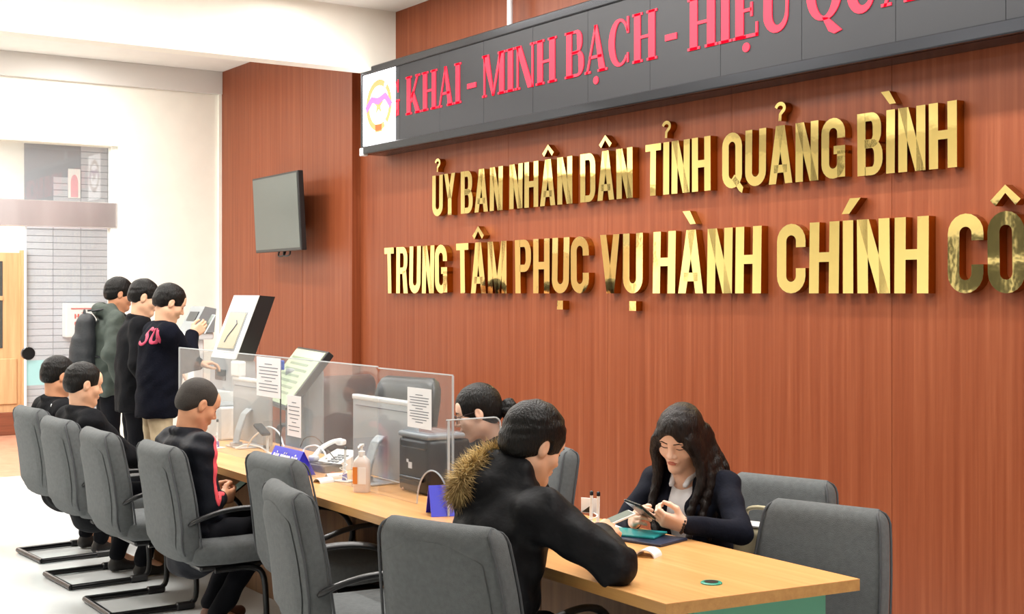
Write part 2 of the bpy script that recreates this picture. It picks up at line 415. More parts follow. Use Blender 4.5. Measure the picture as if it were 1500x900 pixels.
def bowl(x0, y0, y1, w, s=S_, h=H_):
    """right-hand bowl from a stem at x0 between y0 and y1"""
    r = min((y1 - y0) / 2, w * .75) - s / 2; xr = x0 + w - s / 2
    path = [(x0, y0 + h / 2), (xr - r * .7, y0 + h / 2)] + arc(xr - r * .7, y0 + h / 2 + r, r * .7, r, -90, 0, 6)[1:] + arc(xr - r * .7, y1 - h / 2 - r, r * .7, r, 0, 90, 6) + [(x0, y1 - h / 2)]
    return strip(path, [h, h] + [h + (s - h) * min(1, i / 5) for i in range(6)] + [s + (h - s) * max(0, (i - 1) / 5) for i in range(7)] + [h])
def sans(ch):
    """bold condensed capital, height 1; returns polygons and width"""
    s = S_; h = H_; W = .50
    if ch == 'I': return rc(0, 0, s, 1), s
    if ch == 'H': return rc(0, 0, s, 1) + rc(W - s, 0, W, 1) + rc(s, .44, W - s, .44 + h), W
    if ch == 'N': return rc(0, 0, s, 1) + rc(W - s, 0, W, 1) + [[(W - s * 1.12, 0), (W - .01, 0), (s * 1.12, 1), (.01, 1)]], W
    if ch == 'M': W = .64; return rc(0, 0, s, 1) + rc(W - s, 0, W, 1) + [[(W / 2 - .07, 0), (W / 2 + .07, 0), (s * 1.05, 1), (.01, 1)], [(W / 2 - .07, 0), (W / 2 + .07, 0), (W - .01, 1), (W - s * 1.05, 1)]], W
    if ch == 'T': W = .46; return rc(0, 1 - h, W, 1) + rc(W / 2 - s / 2, 0, W / 2 + s / 2, 1 - h), W
    if ch == 'Y': W = .50; return rc(W / 2 - s / 2, 0, W / 2 + s / 2, .45) + [[(W / 2 - s / 2, .38), (W / 2 + s / 2, .45), (s, 1), (0, 1)], [(W / 2 - s / 2, .45), (W / 2 + s / 2, .38), (W, 1), (W - s, 1)]], W
    if ch == 'V': W = .52; return [[(W / 2 - .10, 0), (W / 2 + .085, 0), (s, 1), (0, 1)], [(W / 2 - .085, 0), (W / 2 + .10, 0), (W, 1), (W - s, 1)]], W
    if ch == 'A': W = .54; return [[(0, 0), (s, 0), (W / 2 + .085, 1), (W / 2 - .1, 1)], [(W - s, 0), (W, 0), (W / 2 + .1, 1), (W / 2 - .085, 1)]] + rc(.12, .19, W - .12, .19 + h), W
    if ch == 'U':
        r = W / 2 - s / 2
        return strip([(s / 2, 1)] + arc(W / 2, s / 2 + r * 1.0, r, r, 180, 360, 12) + [(W - s / 2, 1)], s), W
    if ch in 'OQCG':
        r = W / 2 - s / 2; yb = s / 2 + r; yt = 1 - s / 2 - r
        if ch in 'OQ':
            p = strip(arc(W / 2, yb, r, r, 180, 360, 10) + arc(W / 2, yt, r, r, 0, 180, 10), s, True)
            if ch == 'Q': p += [[(W * .48, .16), (W * .62, .24), (W * 1.06, .0), (W * 1.0, -.10), (W * .86, -.06)]]
            return p, W
        top = [(W - s / 2, .66)] + arc(W / 2, yt, r, r, 0, 180, 10) + arc(W / 2, yb, r, r, 180, 360, 10)
        p = strip(top + [(W - s / 2, .36)], s)
        if ch == 'G': p += rc(W * .52, .40, W, .40 + h) + rc(W - s, 0.02, W, .45)
        return p, W
    if ch == 'D': return rc(0, 0, s, 1) + bowl(s * .9, 0, 1, W - s * .9), W
    if ch == 'P': return rc(0, 0, s, 1) + bowl(s * .9, .40, 1, W - s * .9), W
    if ch == 'R': return rc(0, 0, s, 1) + bowl(s * .9, .42, 1, W - s * .9) + [[(W - s, 0), (W + .02, 0), (W - s * .35, .48), (W - s * 1.4, .48)]], W + .02
    if ch == 'B': return rc(0, 0, s, 1) + bowl(s * .9, .44, 1, W - s - .01) + bowl(s * .9, 0, .57, W - s * .9), W
    raise KeyError(ch)
def serif(ch):
    t = .19; n = .06; sf = .05; e = .06
    def stem(x): return rc(x, 0, x + t, 1) + rc(x - e, 0, x + t + e, sf) + rc(x - e, 1 - sf, x + t + e, 1)
    if ch == 'I': return stem(e), t + 2 * e
    if ch == 'H': return stem(e) + stem(.50) + rc(e + t, .47, .50, .47 + n), .75
    if ch == 'N': return rc(e, 0, e + n, 1) + rc(0, 0, e * 2 + n, sf) + rc(0, 1 - sf, .2, 1) + rc(.62, 0, .62 + n, 1) + rc(.56, 1 - sf, .74, 1) + [[(.48, 0), (.68, 0), (.22, 1), (.03, 1)]], .74
    if ch == 'M': return rc(e, 0, e + n, 1) + rc(0, 0, e * 2 + n, sf) + stem(.70) + [[(.41, 0), (.48, 0), (.27, 1), (.03, 1)], [(.41, 0), (.48, 0), (.80, 1), (.70, 1)]] + rc(0, 1 - sf, .22, 1), .95
    if ch == 'A': return [[(.05, 0), (.11, 0), (.40, 1), (.34, 1)], [(.50, 0), (.70, 0), (.42, 1), (.32, 1)]] + rc(.17, .30, .58, .30 + n) + rc(0, 0, .2, sf) + rc(.44, 0, .76, sf), .76
    if ch == 'K': return stem(e) + [[(.24, .36), (.30, .30), (.66, 1), (.58, 1)], [(.54, 0), (.74, 0), (.40, .60), (.28, .52)]] + rc(.50, 1 - sf, .74, 1) + rc(.48, 0, .80, sf), .80
    if ch == 'B': return stem(e) + bowl(e + t, .50, 1, .36, .17, .06) + bowl(e + t, 0, .55, .42, .18, .06), .67
    if ch == 'E': return stem(e) + rc(e, 0, .58, n) + rc(e, 1 - n, .56, 1) + rc(e + t, .48, .44, .48 + n) + rc(.53, 0, .58, .26) + rc(.51, .76, .56, 1) + rc(.41, .38, .46, .64), .62
    if ch == 'U': return strip([(e + t / 2, 1)] + arc(.36, .32, .21, .28, 180, 360, 12) + [(.60, 1)], [t] * 2 + [t - (t - n) * i / 11 for i in range(12)] + [n]) + rc(0, 1 - sf, t + 2 * e, 1) + rc(.50, 1 - sf, .70, 1), .70
    if ch in 'CG':
        p = strip([(.62, .70)] + arc(.38, .50, .27, .46, 40, 320, 22), [.05] + [.06 + .13 * max(0, math.sin(math.radians((40 + 280 * i / 22) - 90))) for i in range(23)]) + rc(.60, .66, .66, 1)
        if ch == 'G': p += rc(.50, .05, .68, .44) + rc(.44, .42, .74, .47)
        else: p += rc(.60, .06, .65, .26)
        return p, .74
    if ch == 'Q':
        p = strip(arc(.40, .50, .29, .46, 0, 360, 30)[:-1], [.06 + .13 * abs(math.cos(math.radians(12 * i))) for i in range(30)], True)
        return p + [[(.36, .06), (.48, .04), (.78, -.22), (.62, -.26), (.50, -.2)]], .80
    if ch == '-': return rc(0, .30, .30, .42), .30
    raise KeyError(ch)
def accent(kind, W):
    c = W / 2
    if kind == '^': return strip([(c - .17, 1.10), (c, 1.27), (c + .17, 1.10)], .10)
    if kind == '`': return [[(c - .02, 1.09), (c + .10, 1.09), (c - .03, 1.30), (c - .19, 1.30)]]
    if kind == "'": return [[(c - .10, 1.09), (c + .02, 1.09), (c + .20, 1.30), (c + .03, 1.30)]]
    if kind == '?': return strip([(c - .10, 1.31)] + arc(c, 1.30, .095, .075, 150, -60, 10) + [(c + .0, 1.19), (c - .01, 1.08)], .065)
    if kind == '.': return rc(c - .085, -.29, c + .085, -.13)
    if kind == 'o': return [arc(c, -.17, .085, .085, 0, 360, 14)[:-1]]
def poly_obj(name, polys, x, z, sx, sz, y0, y1, m, parent, side=None, tilt=(0, 0)):
    mb = MB()
    for p in polys: mb.prism([(q[0] * sx, q[1] * sz) for q in p], 0, y1 - y0)
    o = mb.build(name, m, parent, loc=(x, y0, z), fix=False)
    if side:
        o.data.materials.append(M[side])
        for p in o.data.polygons:
            if abs(p.normal.y) < .5: p.material_index = 1
    o.rotation_euler = (tilt[0], 0, tilt[1])
    return o
ACC = {'Ủ': 'U?', 'Â': 'A^', 'Ỉ': 'I?', 'Ả': 'A?', 'Ì': 'I`', 'Ụ': 'U.', 'À': 'A`', 'Í': "I'", 'Ô': 'O^', 'Ạ': 'Ao', 'Ệ': 'Eo^'}
def lay_words(words, font, z, cap, y0, y1, m, parent, side=None, depth_y=None, dotk=None, tl=0, gap=.07):
    for word, p0, p1 in words:
        x0 = at(p0, 400, Y=depth_y).x; x1 = at(p1, 400, Y=depth_y).x
        gl_ = [font(ACC.get(c, c)[0]) for c in word]
        tot = sum(g[1] for g in gl_) + gap * (len(word) - 1)
        k = (x1 - x0) / tot; x = x0
        for c, (polys, w) in zip(word, gl_):
            L = poly_obj('letter', polys, x, z, k, cap, y0, y1, m, parent, side, (random.uniform(-tl, tl), random.uniform(-tl, tl)))
            for a in ACC.get(c, c)[1:]:
                ap = accent(dotk if (a == '.' and dotk) else a, w)
                poly_obj('accent_mark', ap, 0, 0, k if a in "^`'?" else k, cap, 0, y1 - y0, m, L, side)
            x += (w + gap) * k
WYF = WY - .05
g1 = thing('wall_sign', 'upper row of mirror gold letters on the wood wall', 'sign', (0, 0, 0))
z1b = 1.63 + (2.19 - 1.63) * WYF / WY; cap1 = .297 * WYF / WY
lay_words([('ỦY', 633, 667), ('BAN', 675, 736), ('NHÂN', 746, 838), ('DÂN', 850, 927), ('TỈNH', 945, 1041), ('QUẢNG', 1058, 1238), ('BÌNH', 1256, 1402)], sans, z1b, cap1, WYF, WY + .0, 'gold', g1, 'gold_side', WYF, tl=.012)
g2 = thing('wall_sign', 'lower row of larger mirror gold letters on the wood wall', 'sign', (0, 0, 0))
cap2 = .352 * WYF / WY
lay_words([('TRUNG', 564, 655), ('TÂM', 669, 742), ('PHỤC', 755, 862), ('VỤ', 880, 941), ('HÀNH', 956, 1115), ('CHÍNH', 1138, 1360), ('CÔNG', 1388, 1640)], sans, 1.63, cap2, WYF, WY + .0, 'gold', g2, 'gold_side', WYF, tl=.02)

# LED banner
BY = WY - .2
bx0 = at(531, 160, Y=BY).x; bx1 = -2.2
bz0 = at(531, 227, Y=BY).z; bz1 = at(533, 101, Y=BY).z
lb = thing('led_banner', 'long black LED display banner with red scrolling capitals', 'display', (0, 0, 0))
MB().b2((bx0, BY + .02, bz0), (bx1, WY, bz1), .004, 1).build('housing', 'led_frame', lb)
fr = .055
MB().b2((bx0, BY - .012, bz1 - fr), (bx1, BY + .04, bz1), .006, 1).build('frame_rail', 'led_frame', lb)
MB().b2((bx0, BY - .012, bz0), (bx1, BY + .04, bz0 + fr * 1.1), .006, 1).build('frame_rail', 'led_frame', lb)
MB().b2((bx0 - .01, BY - .012, bz0), (bx0 + .02, BY + .04, bz1), .005, 1).build('frame_rail', 'led_frame', lb)
MB().b2((bx0 - .015, BY - .02, bz0 - .01), (bx0 + .035, BY + .03, bz0 + .05), .004, 1).build('corner_cap', 'white_plastic', lb)
nmod = 12; mw = (bx1 - bx0 - .03) / nmod
for i in range(nmod):
    MB().b2((bx0 + .02 + i * mw + .001, BY, bz0 + fr), (bx0 + .02 + (i + 1) * mw - .001, BY + .03, bz1 - fr), .001, 1).build('module', 'led_black', lb)
lx1 = at(580, 160, Y=BY).x
lp = MB().b2((bx0 + .02, BY - .006, bz0 + fr + .005), (lx1, BY - .001, bz1 - fr), .002, 1).build('lit_panel', 'led_white', lb)
cx = (bx0 + .02 + lx1) / 2; cz = (bz0 + bz1) / 2 + .02; cw = (lx1 - bx0) * .33
for nm, polys, m in (('wreath', strip(arc(0, 0, cw, .17, 60, 300, 18), .045), 'led_gold'), ('wreath', strip(arc(.01, 0, cw * .98, .17, -50, 50, 10), .04), 'led_gold'),
                     ('star', [[(math.sin(k * PI / 5) * (.075 if k % 2 == 0 else .03), math.cos(k * PI / 5) * (.075 if k % 2 == 0 else .03)) for k in range(10)][::-1]], 'led_gold'),
                     ('emblem_base', rc(-.05, -.2, .05, -.14), 'led_gold'), ('ribbon', strip([(-cw - .02, -.02), (-cw * .6, .05), (0, .03), (cw * .6, .06), (cw + .02, -.02)], .05), 'led_pink')):
    poly_obj(nm, polys, cx, cz, 1, 1, BY - .009 if nm != 'ribbon' else BY - .0105, BY - .0055, m, lb)
zt = at(600, 112, Y=BY).z; zb = at(600, 168, Y=BY).z
lay_words([('KHAI', 595, 676), ('-', 685, 698), ('MINH', 707, 816), ('BẠCH', 828, 963), ('-', 975, 992), ('HIỆU', 1008, 1162), ('QUẢ', 1181, 1350)], serif, zb, zt - zb, BY - .005, BY + .001, 'led_red', lb, None, BY, gap=.035)
poly_obj('letter', [p for p in serif('G')[0] if min(q[0] for q in p) > .42], lx1 - .09, zb, .20, zt - zb, BY - .005, BY + .001, 'led_red', lb)
p = at(747, 20, Y=WY - .1)
tag(MB().tube([(p.x, WY - .1, bz1 - .002), (p.x, WY - .1, CEIL)], .02, 10).build('hanging_rod', 'rod', None, True), 'white vertical rod holding the LED banner from the ceiling', 'rod')

# wall television on its bracket
a = at(366, 262, Y=4.58); b = at(445, 251, Y=4.62); zc0 = at(405, 369, Y=4.6).z; zc1 = at(405, 256, Y=4.6).z
tvw = b.x - a.x; tvc = Vector(((a.x + b.x) / 2, 4.6, (zc0 + zc1) / 2)); hh = zc1 - zc0
tv = thing('wall_television', 'flat black television tilted down on the wood wall', 'television', tvc)
tv.rotation_euler = (math.radians(3), 0, math.radians(-2))
MB().b2((-tvw / 2, 0, -hh / 2), (tvw / 2, .05, hh / 2), .008, 2).build('bezel', 'black', tv)
MB().b2((-tvw / 2 + .02, -.003, -hh / 2 + .025), (tvw / 2 - .02, .004, hh / 2 - .018)).build('screen', 'tv', tv)
MB().b2((-tvw / 2 + .2, .05, -hh / 2 + .08), (tvw / 2 - .2, .09, hh / 2 - .12), .01, 1).build('rear_housing', 'black', tv)
MB().tube([(0, .08, .02), (0, .21, 0)], .03, 8).b2((-.12, .2, -.14), (.12, .215, .16)).build('bracket', 'black_metal', tv)
for k in (-1, 1):
    MB().tube(bez([(k * .05 - .05, .06, -hh / 2 + .02), (k * .06 - .05, .05, -hh / 2 - .035), (k * .06 + .05, .06, -hh / 2 - .03), (k * .05 + .06, .07, -hh / 2 + .02)], 14), .007, 6).build('cable', 'black', tv, True)
# ------------------------------------------------------------------ long counter
CX0, CX1, CY0, CY1, CZ = -7.66, -2.80, 2.47, 3.19, .75
ct = thing('service_counter', 'long light wood service counter with teal end panel', 'counter', (0, 0, 0))
mb = MB(); poly = [(CX0, CY0 + .06), (CX1 - .045, CY0 - .02), (CX1 + .04, CY1 - .03), (CX0, CY1)]
mb.add([(x, y, CZ - .002) for x, y in poly] + [(x, y, CZ) for x, y in poly], [[3, 2, 1, 0], [4, 5, 6, 7], [0, 1, 5, 4], [1, 2, 6, 5], [2, 3, 7, 6], [3, 0, 4, 7]])
mb.build('worktop', 'counter', ct)
mb = MB(); mb.add([(x, y, CZ - .036) for x, y in poly] + [(x, y, CZ - .002) for x, y in poly], [[3, 2, 1, 0], [4, 5, 6, 7], [0, 1, 5, 4], [1, 2, 6, 5], [2, 3, 7, 6], [3, 0, 4, 7]])
mb.build('edge_band', 'counter_edge', ct)
px_ = [CX0 + .05, -6.45, -5.25, -4.05, CX1 - .10]
for i in range(4):
    MB().b2((px_[i] + .002, CY0 + .40, .0), (px_[i + 1] - .002, CY0 + .42, CZ - .036), .002, 1).build('front_panel', 'brown_panel', ct)
MB().b2((CX1 - .098, CY0 + .11, .0), (CX1 - .07, CY1 - .06, CZ - .036), .002, 1).build('end_panel', 'teal', ct)
MB().b2((CX0 + .03, CY0 + .13, .0), (CX0 + .05, CY1 - .06, CZ - .036), .002, 1).build('end_panel', 'brown_panel', ct)
p = at(1042, 855, Z=CZ)
gm = MB().lathe([(.020, 0), (.033, 0), (.033, .003), (.030, .005), (.022, .005), (.020, .003)], (p.x, p.y, CZ), 24).build('grommet', 'teal_dark', ct, True)
MB().lathe([(.002, .0042), (.0215, .0042), (.0215, .0058), (.002, .0058)], (p.x, p.y, CZ), 20).build('hole', 'black', gm)

# ------------------------------------------------------------------ chairs
def ring_pts(w, t, n=28, e=4.0):
    out = []
    for k in range(n):
        th = 2 * PI * k / n; c, s = math.cos(th), math.sin(th)
        out.append((w * math.copysign(abs(c) ** (2 / e), c), t * math.copysign(abs(s) ** (2 / e), s)))
    return out
def sweep(prof, n=28, e=4.0, wing=.0):
    """prof: (y,z,halfwidth,halfthickness) centre line in the yz plane"""
    v = []; f = []; N = len(prof)
    for i, (y, z, w, t) in enumerate(prof):
        a = prof[max(i - 1, 0)]; b = prof[min(i + 1, N - 1)]
        ty, tz = b[0] - a[0], b[1] - a[1]; l = math.hypot(ty, tz) or 1
        ny, nz = -tz / l, ty / l        # normal
        for (x, q) in ring_pts(w, t, n, e):
            off = q + wing * (x / .25) ** 2 * (-1 if False else 1)
            v.append((x, y + ny * off, z + nz * off))
    for i in range(N - 1):
        for k in range(n):
            k2 = (k + 1) % n; f.append([i * n + k, i * n + k2, (i + 1) * n + k2, (i + 1) * n + k])
    f.append(list(range(n))[::-1]); f.append([(N - 1) * n + k for k in range(n)])
    return v, f
def back_profile(z0=.40, z1=.93, lean=.10, w=.25, th=.052):
    P = []
    key = [(0, -.225, .80), (.12, -.262, .93), (.30, -.275, 1.0), (.55, -.290, .99), (.8, -.315, .94), (1.0, -.335, .88)]
    def ip(t, j):
        for a, b in zip(key, key[1:]):
            if t <= b[0]:
                u = (t - a[0]) / (b[0] - a[0]); u = u * u * (3 - 2 * u) if False else u
                return a[j] + (b[j] - a[j]) * u
        return key[-1][j]
    ts = [0, .01, .03, .06, .1, .15, .2, .3, .4, .5, .6, .7, .78, .85, .9, .94, .965, .985, .995, 1.0]
    for t in ts:
        end = 1.0
        if t > .9: end = math.sqrt(max(0.0, 1 - ((t - .9) / .1) ** 2)) * .97 + .03
        if t < .06: end = math.sqrt(max(0.0, 1 - ((.06 - t) / .06) ** 2)) * .9 + .1
        ww = w * ip(t, 2) * (1 - .12 * max(0, (t - .9) / .1) ** 2)
        P.append((ip(t, 1), z0 + (z1 - z0) * t, ww, th * end * (1.08 if t < .3 else 1)))
    return P
def chair_upper(t, fab='fabric', pipe='piping', arms=True):
    P = back_profile()
    v, f = sweep(P, 32, 5.0, -.02)
    bk = obj('backrest', v, f, fab, t, True)
    # raised rear panel with an arched top
    N = 14; K = 13; vv = []; ff = []
    for i in range(N):
        for k in range(K):
            x = (k / (K - 1) * 2 - 1)
            top = .90 - .10 * abs(x) ** 2.2; tt = .10 + (top - .10) * i / (N - 1)
            j = min(range(len(P)), key=lambda q: abs((P[q][1] - .40) / .53 - tt))
            y = np.interp(tt, [(q[1] - .40) / .53 for q in P], [q[0] for q in P]); w = np.interp(tt, [(q[1] - .40) / .53 for q in P], [q[2] for q in P])
            th = np.interp(tt, [(q[1] - .40) / .53 for q in P], [q[3] for q in P])
            xx = x * (w - .045); edge = (i in (0, N - 1) or k in (0, K - 1))
            vv.append((xx, y - th * 1.0 + .02 * (xx / .25) ** 2 - (.0 if edge else .010), .40 + .53 * tt))
    for i in range(N - 1):
        for k in range(K - 1): ff.append([i * K + k, i * K + k + 1, (i + 1) * K + k + 1, (i + 1) * K + k])
    obj('rear_panel', vv, ff, fab, t, True)
    for sx in (-1, 1):
        path = []
        for (y, z, w, th) in P[3:-3]: path.append((sx * (w * .985), y - th * .82 + .018, z))
        top = P[-3]
        path2 = [(sx * (w * .985), y + th * .80 + .018, z) for (y, z, w, th) in P[3:-3]][::-1]
        tp = (sx * P[-2][2] * .99, P[-2][0] + .015, P[-2][1] + .0)
        MB().tube([Vector(q) for q in path + [tp] + path2], .0048, 6).build('piping', pipe, bk, True)
    # seat cushion
    sv, sf = sweep([(-.235, .425, .20, .035), (-.225, .425, .225, .05), (-.19, .425, .242, .056), (-.05, .42, .25, .056), (.1, .422, .25, .056), (.18, .422, .246, .052), (.225, .415, .235, .04), (.24, .41, .21, .022)], 28, 5)
    obj('seat', sv, sf, fab, t, True)
    MB().box((0, -.01, .358), (.38, .36, .03), .01, 1).build('seat_pan', 'black', t)
    if arms:
        for sx in (-1, 1):
            pth = bez([(sx * .245, -.265, .575), (sx * .275, -.22, .605), (sx * .285, -.10, .635), (sx * .285, .05, .635), (sx * .283, .16, .60), (sx * .28, .215, .52), (sx * .275, .20, .44), (sx * .25, .13, .375)], 28)
            MB().tube(pth, [.011] + [.019] * (len(pth) - 2) + [.011], 10, flat=.62).build('armrest', 'black', t, True)
def guest_chair(label, loc, rz):
    t = thing('guest_chair', label, 'chair', loc, rz, 'grey guest chairs along the counter')
    chair_upper(t)
    for sx in (-1, 1):
        MB().tube(bez([(sx * .19, -.12, .345), (sx * .2, .04, .345), (sx * .215, .105, .31), (sx * .222, .12, .18), (sx * .224, .118, .06), (sx * .224, .08, .018)], 20), .0145, 8).build('leg', 'black_metal', t, True)
        MB().tube([(sx * .224, .09, .018), (sx * .224, -.32, .018)], .016, 8).build('floor_rail', 'black_metal', t, True)
        MB().box((sx * .224, .06, .02), (.04, .10, .038), .008, 1).build('rail_sleeve', 'black', t)
    MB().tube([(-.224, -.32, .018), (.224, -.32, .018)], .016, 8).build('rear_bar', 'black_metal', t, True)
    MB().tube([(-.2, .06, .345), (.2, .06, .345)], .014, 8).build('cross_bar', 'black_metal', t, True)
    return t
def star_base(t, m='black'):
    MB().tube([(0, 0, .09), (0, 0, .345)], .028, 12).build('gas_column', 'black_metal', t, True)
    for k in range(5):
        a = 2 * PI * k / 5 + .3; c, s = math.cos(a), math.sin(a)
        lg = MB().tube([(c * .03, s * .03, .105), (c * .16, s * .16, .095), (c * .28, s * .28, .07)], [.026, .022, .016], 8).build('base_arm', m, t, True)
        MB().tube([(c * .28 - s * .022, s * .28 + c * .022, .028), (c * .28 + s * .022, s * .28 - c * .022, .028)], .028, 12).build('castor', 'black', lg, True)
def staff_chair(label, loc, rz, arms=False):
    t = thing('staff_chair', label, 'chair', loc, rz, 'grey staff chairs behind the counter')
    chair_upper(t, arms=arms); star_base(t)
    MB().box((0, -.12, .335), (.16, .24, .05), .012, 1).tube([(.1, 0, .34), (.27, 0, .335)], .01, 8).build('tilt_mechanism', 'black', t)
    return t
def back_to(px, py, deg, ztop=.93, off=.335):
    """floor point of a chair whose back top is seen at a pixel; deg = facing, measured from +Y"""
    p = at(px, py, Z=ztop); a = math.radians(deg)
    return (p.x - math.sin(a) * off, p.y + math.cos(a) * off, 0), a
CH = {}
for key, px, py, dg, lab in (
        ('A', 40, 597, 4, 'empty-looking grey guest chair at the far end of the row, by the doorway'),
        ('B', 81, 613, 3, 'grey guest chair second from the doorway with a man in black'),
        ('C', 139, 630, 0, 'empty grey guest chair third from the doorway'),
        ('D', 228, 650, 0, 'grey guest chair under the man with coral shoulder stripes'),
        ('E', 397, 668, 2, 'grey guest chair pushed in closest to the blue name tent'),
        ('F', 412, 712, -10, 'empty grey guest chair second nearest the camera'),
        ('G', 640, 766, 20, 'nearest grey guest chair under the man in the fur-hooded parka')):
    loc, rz = back_to(px, py, dg); 
    CH[key] = (loc, rz, lab)
CH['A'] = (CH['A'][0], CH['A'][1], 'grey guest chair at the far end of the row beside the doorway')
first = guest_chair(CH['A'][2], CH['A'][0], CH['A'][1])
for k in 'BCDEFG': dup(first, CH[k][0], CH[k][1], CH[k][2])
def staff_at(px, py, dg): return back_to(px, py, dg, .88)
l_, r_ = staff_at(1150, 698, 180 + 16)
sc1 = staff_chair('grey staff chair behind the young woman in the navy blazer', l_, r_); sc1.scale = (1, 1, .88 / .93)
l_, r_ = staff_at(1214, 738, 180 + 16)
dup(sc1, l_, r_, 'empty grey staff chair at the teal end of the counter')
l_, r_ = staff_at(818, 652, 180 - 14)
dup(sc1, l_, r_, 'grey staff chair behind the fur hood, side turned to the camera')
# executive chairs
def exec_chair(name, label, loc, rz, m, zt):
    t = thing(name, label, 'chair', loc, rz)
    prof = [(-.20, .50, .2, .02), (-.215, .52, .23, .05), (-.24, .62, .25, .062), (-.255, .75, .255, .058), (-.275, .90, .255, .06), (-.30, zt - .13, .25, .065), (-.315, zt - .06, .24, .06), (-.322, zt - .02, .22, .045), (-.325, zt, .19, .015)]
    v, f = sweep(prof, 28, 3.4, -.02); obj('backrest', v, f, m, t, True)
    for z in (.68, .84, zt - .2):
        y = np.interp(z, [q[1] for q in prof], [q[0] for q in prof]) + .064
        MB().tube([(-.22, y - .025, z), (-.1, y - .006, z), (.1, y - .006, z), (.22, y - .025, z)], .006, 6).build('seam', 'black', t, True)
    v, f = sweep([(-.24, .45, .20, .04), (-.2, .45, .25, .06), (.1, .46, .26, .065), (.22, .45, .25, .055), (.26, .44, .22, .02)], 28, 4); obj('seat', v, f, m, t, True)
    for sx in (-1, 1):
        MB().tube(bez([(sx * .27, -.22, .62), (sx * .3, -.05, .66), (sx * .3, .14, .65), (sx * .29, .16, .50), (sx * .25, .02, .41)], 20), .024, 8, flat=.7).build('armrest', 'black', t, True)
    star_base(t); MB().box((0, 0, .38), (.3, .3, .05), .01, 1).build('seat_pan', 'black', t)
    return t
exec_chair('executive_chair', 'black leather high-back office chair behind the taped notice', (at(622, 553, Y=3.85).x - .08, 3.55, 0), math.radians(180 + 16), 'leather', at(613, 554, Y=3.85).z)
p = at(480, 547, Y=4.35)  # maroon chair added in place of a figure reflected in the plexiglass
exec_chair('executive_chair', 'maroon chair shape added for a reflection behind the telephone', (p.x, 4.33, 0), math.radians(95), 'reflection_maroon', p.z)

# ------------------------------------------------------------------ counter clutter
def on_counter(px, py): return at(px, py, Z=CZ)
def plexi(name, label, poly, t, m, cut=None):
    o = MB().pane(poly, t).build(name, m); return tag(o, label, 'screen')
ZT = 1.305
PY = 2.75
xa = at(263, 508, Y=PY).x; xm = at(553, 540, Y=PY).x; xe = at(663, 553, Y=PY).x
def slot_pane(x0, x1, y, z0, z1, slot=None):
    pts = [(x0, z0)]
    if slot:
        s0, s1, hgt = slot
        pts += [(s0, z0)] + [((s0 + s1) / 2 - (s1 - s0) / 2 * math.cos(math.radians(a)), z0 + hgt * math.sin(math.radians(a))) for a in range(10, 180, 10)] + [(s1, z0)]
    pts += [(x1, z0), (x1, z1 - .02), (x1 - .02, z1), (x0 + .02, z1), (x0, z1 - .02)]
    return pts
def pane_obj(name, pts, y, t, m, parent):
    return MB().prism(pts, y - t / 2, y + t / 2).build(name, m, parent)
s1 = thing('plexiglass_screen', 'wide clear plexiglass guard standing along the far half of the counter', 'screen', (0, 0, 0))
pane_obj('pane', slot_pane(xa, xm, PY, CZ + .001, ZT, None), PY, .005, 'plexi', s1)
MB().b2((xa, PY - .0045, ZT), (xm, PY + .0045, ZT + .005)).build('top_edge', 'plexi_edge', s1)
MB().b2((xa - .005, PY - .0045, CZ + .001), (xa, PY + .0045, ZT)).build('side_edge', 'plexi_edge', s1)
for xx in (xa + .15, (xa + xm) / 2, xm - .25):
    MB().b2((xx - .003, PY, CZ + .001), (xx + .003, PY + .2, CZ + .22)).build('support_fin', 'plexi_side', s1)
s2 = thing('plexiglass_screen', 'narrow clear plexiglass guard with an arched slot beside the printer', 'screen', (0, 0, 0))
sa = at(611, 740, Y=PY).x; sb_ = at(659, 745, Y=PY).x
pane_obj('pane', slot_pane(xm + .012, xe, PY, CZ + .001, ZT - .005, (sa, sb_, .15)), PY, .005, 'plexi_side', s2)
MB().tube([(sa + (sb_ - sa) / 2 * (1 - math.cos(math.radians(a))), PY, CZ + .151 * math.sin(math.radians(a)) + .003) for a in range(0, 181, 10)], .0035, 6).build('slot_edge', 'plexi_edge', s2, True)
MB().b2((xe, PY - .004, CZ + .001), (xe + .005, PY + .004, ZT - .005)).b2((xm + .012, PY - .004, ZT - .005), (xe, PY + .004, ZT - .0005)).build('edge', 'plexi_edge', s2)
zs = at(700, 612, D=5.3).z
yy1 = at(733, 640, X=xe + .05).y
s3 = thing('plexiglass_screen', 'low clear plexiglass side panel with rounded corner by the bespectacled woman', 'screen', (0, 0, 0))
cor = [(yy1, CZ + .001), (yy1, zs - .03)] + [(yy1 - .03 + .03 * math.cos(math.radians(a)), zs - .03 + .03 * math.sin(math.radians(a))) for a in (20, 45, 70)] + [(yy1 - .03, zs), (PY - .06, zs), (PY - .06, CZ + .001)]
MB().pane([(xe + .05, y, z) for y, z in cor], .005).build('pane', 'plexi_side', s3)
MB().tube([(xe + .05, y, z) for y, z in cor[:-1]], .0032, 6).build('edge', 'plexi_edge', s3, True)
MB().b2((xe + .05, PY - .055, CZ + .001), (xe + .053, PY - .045, zs)).build('front_edge', 'plexi_edge', s3)

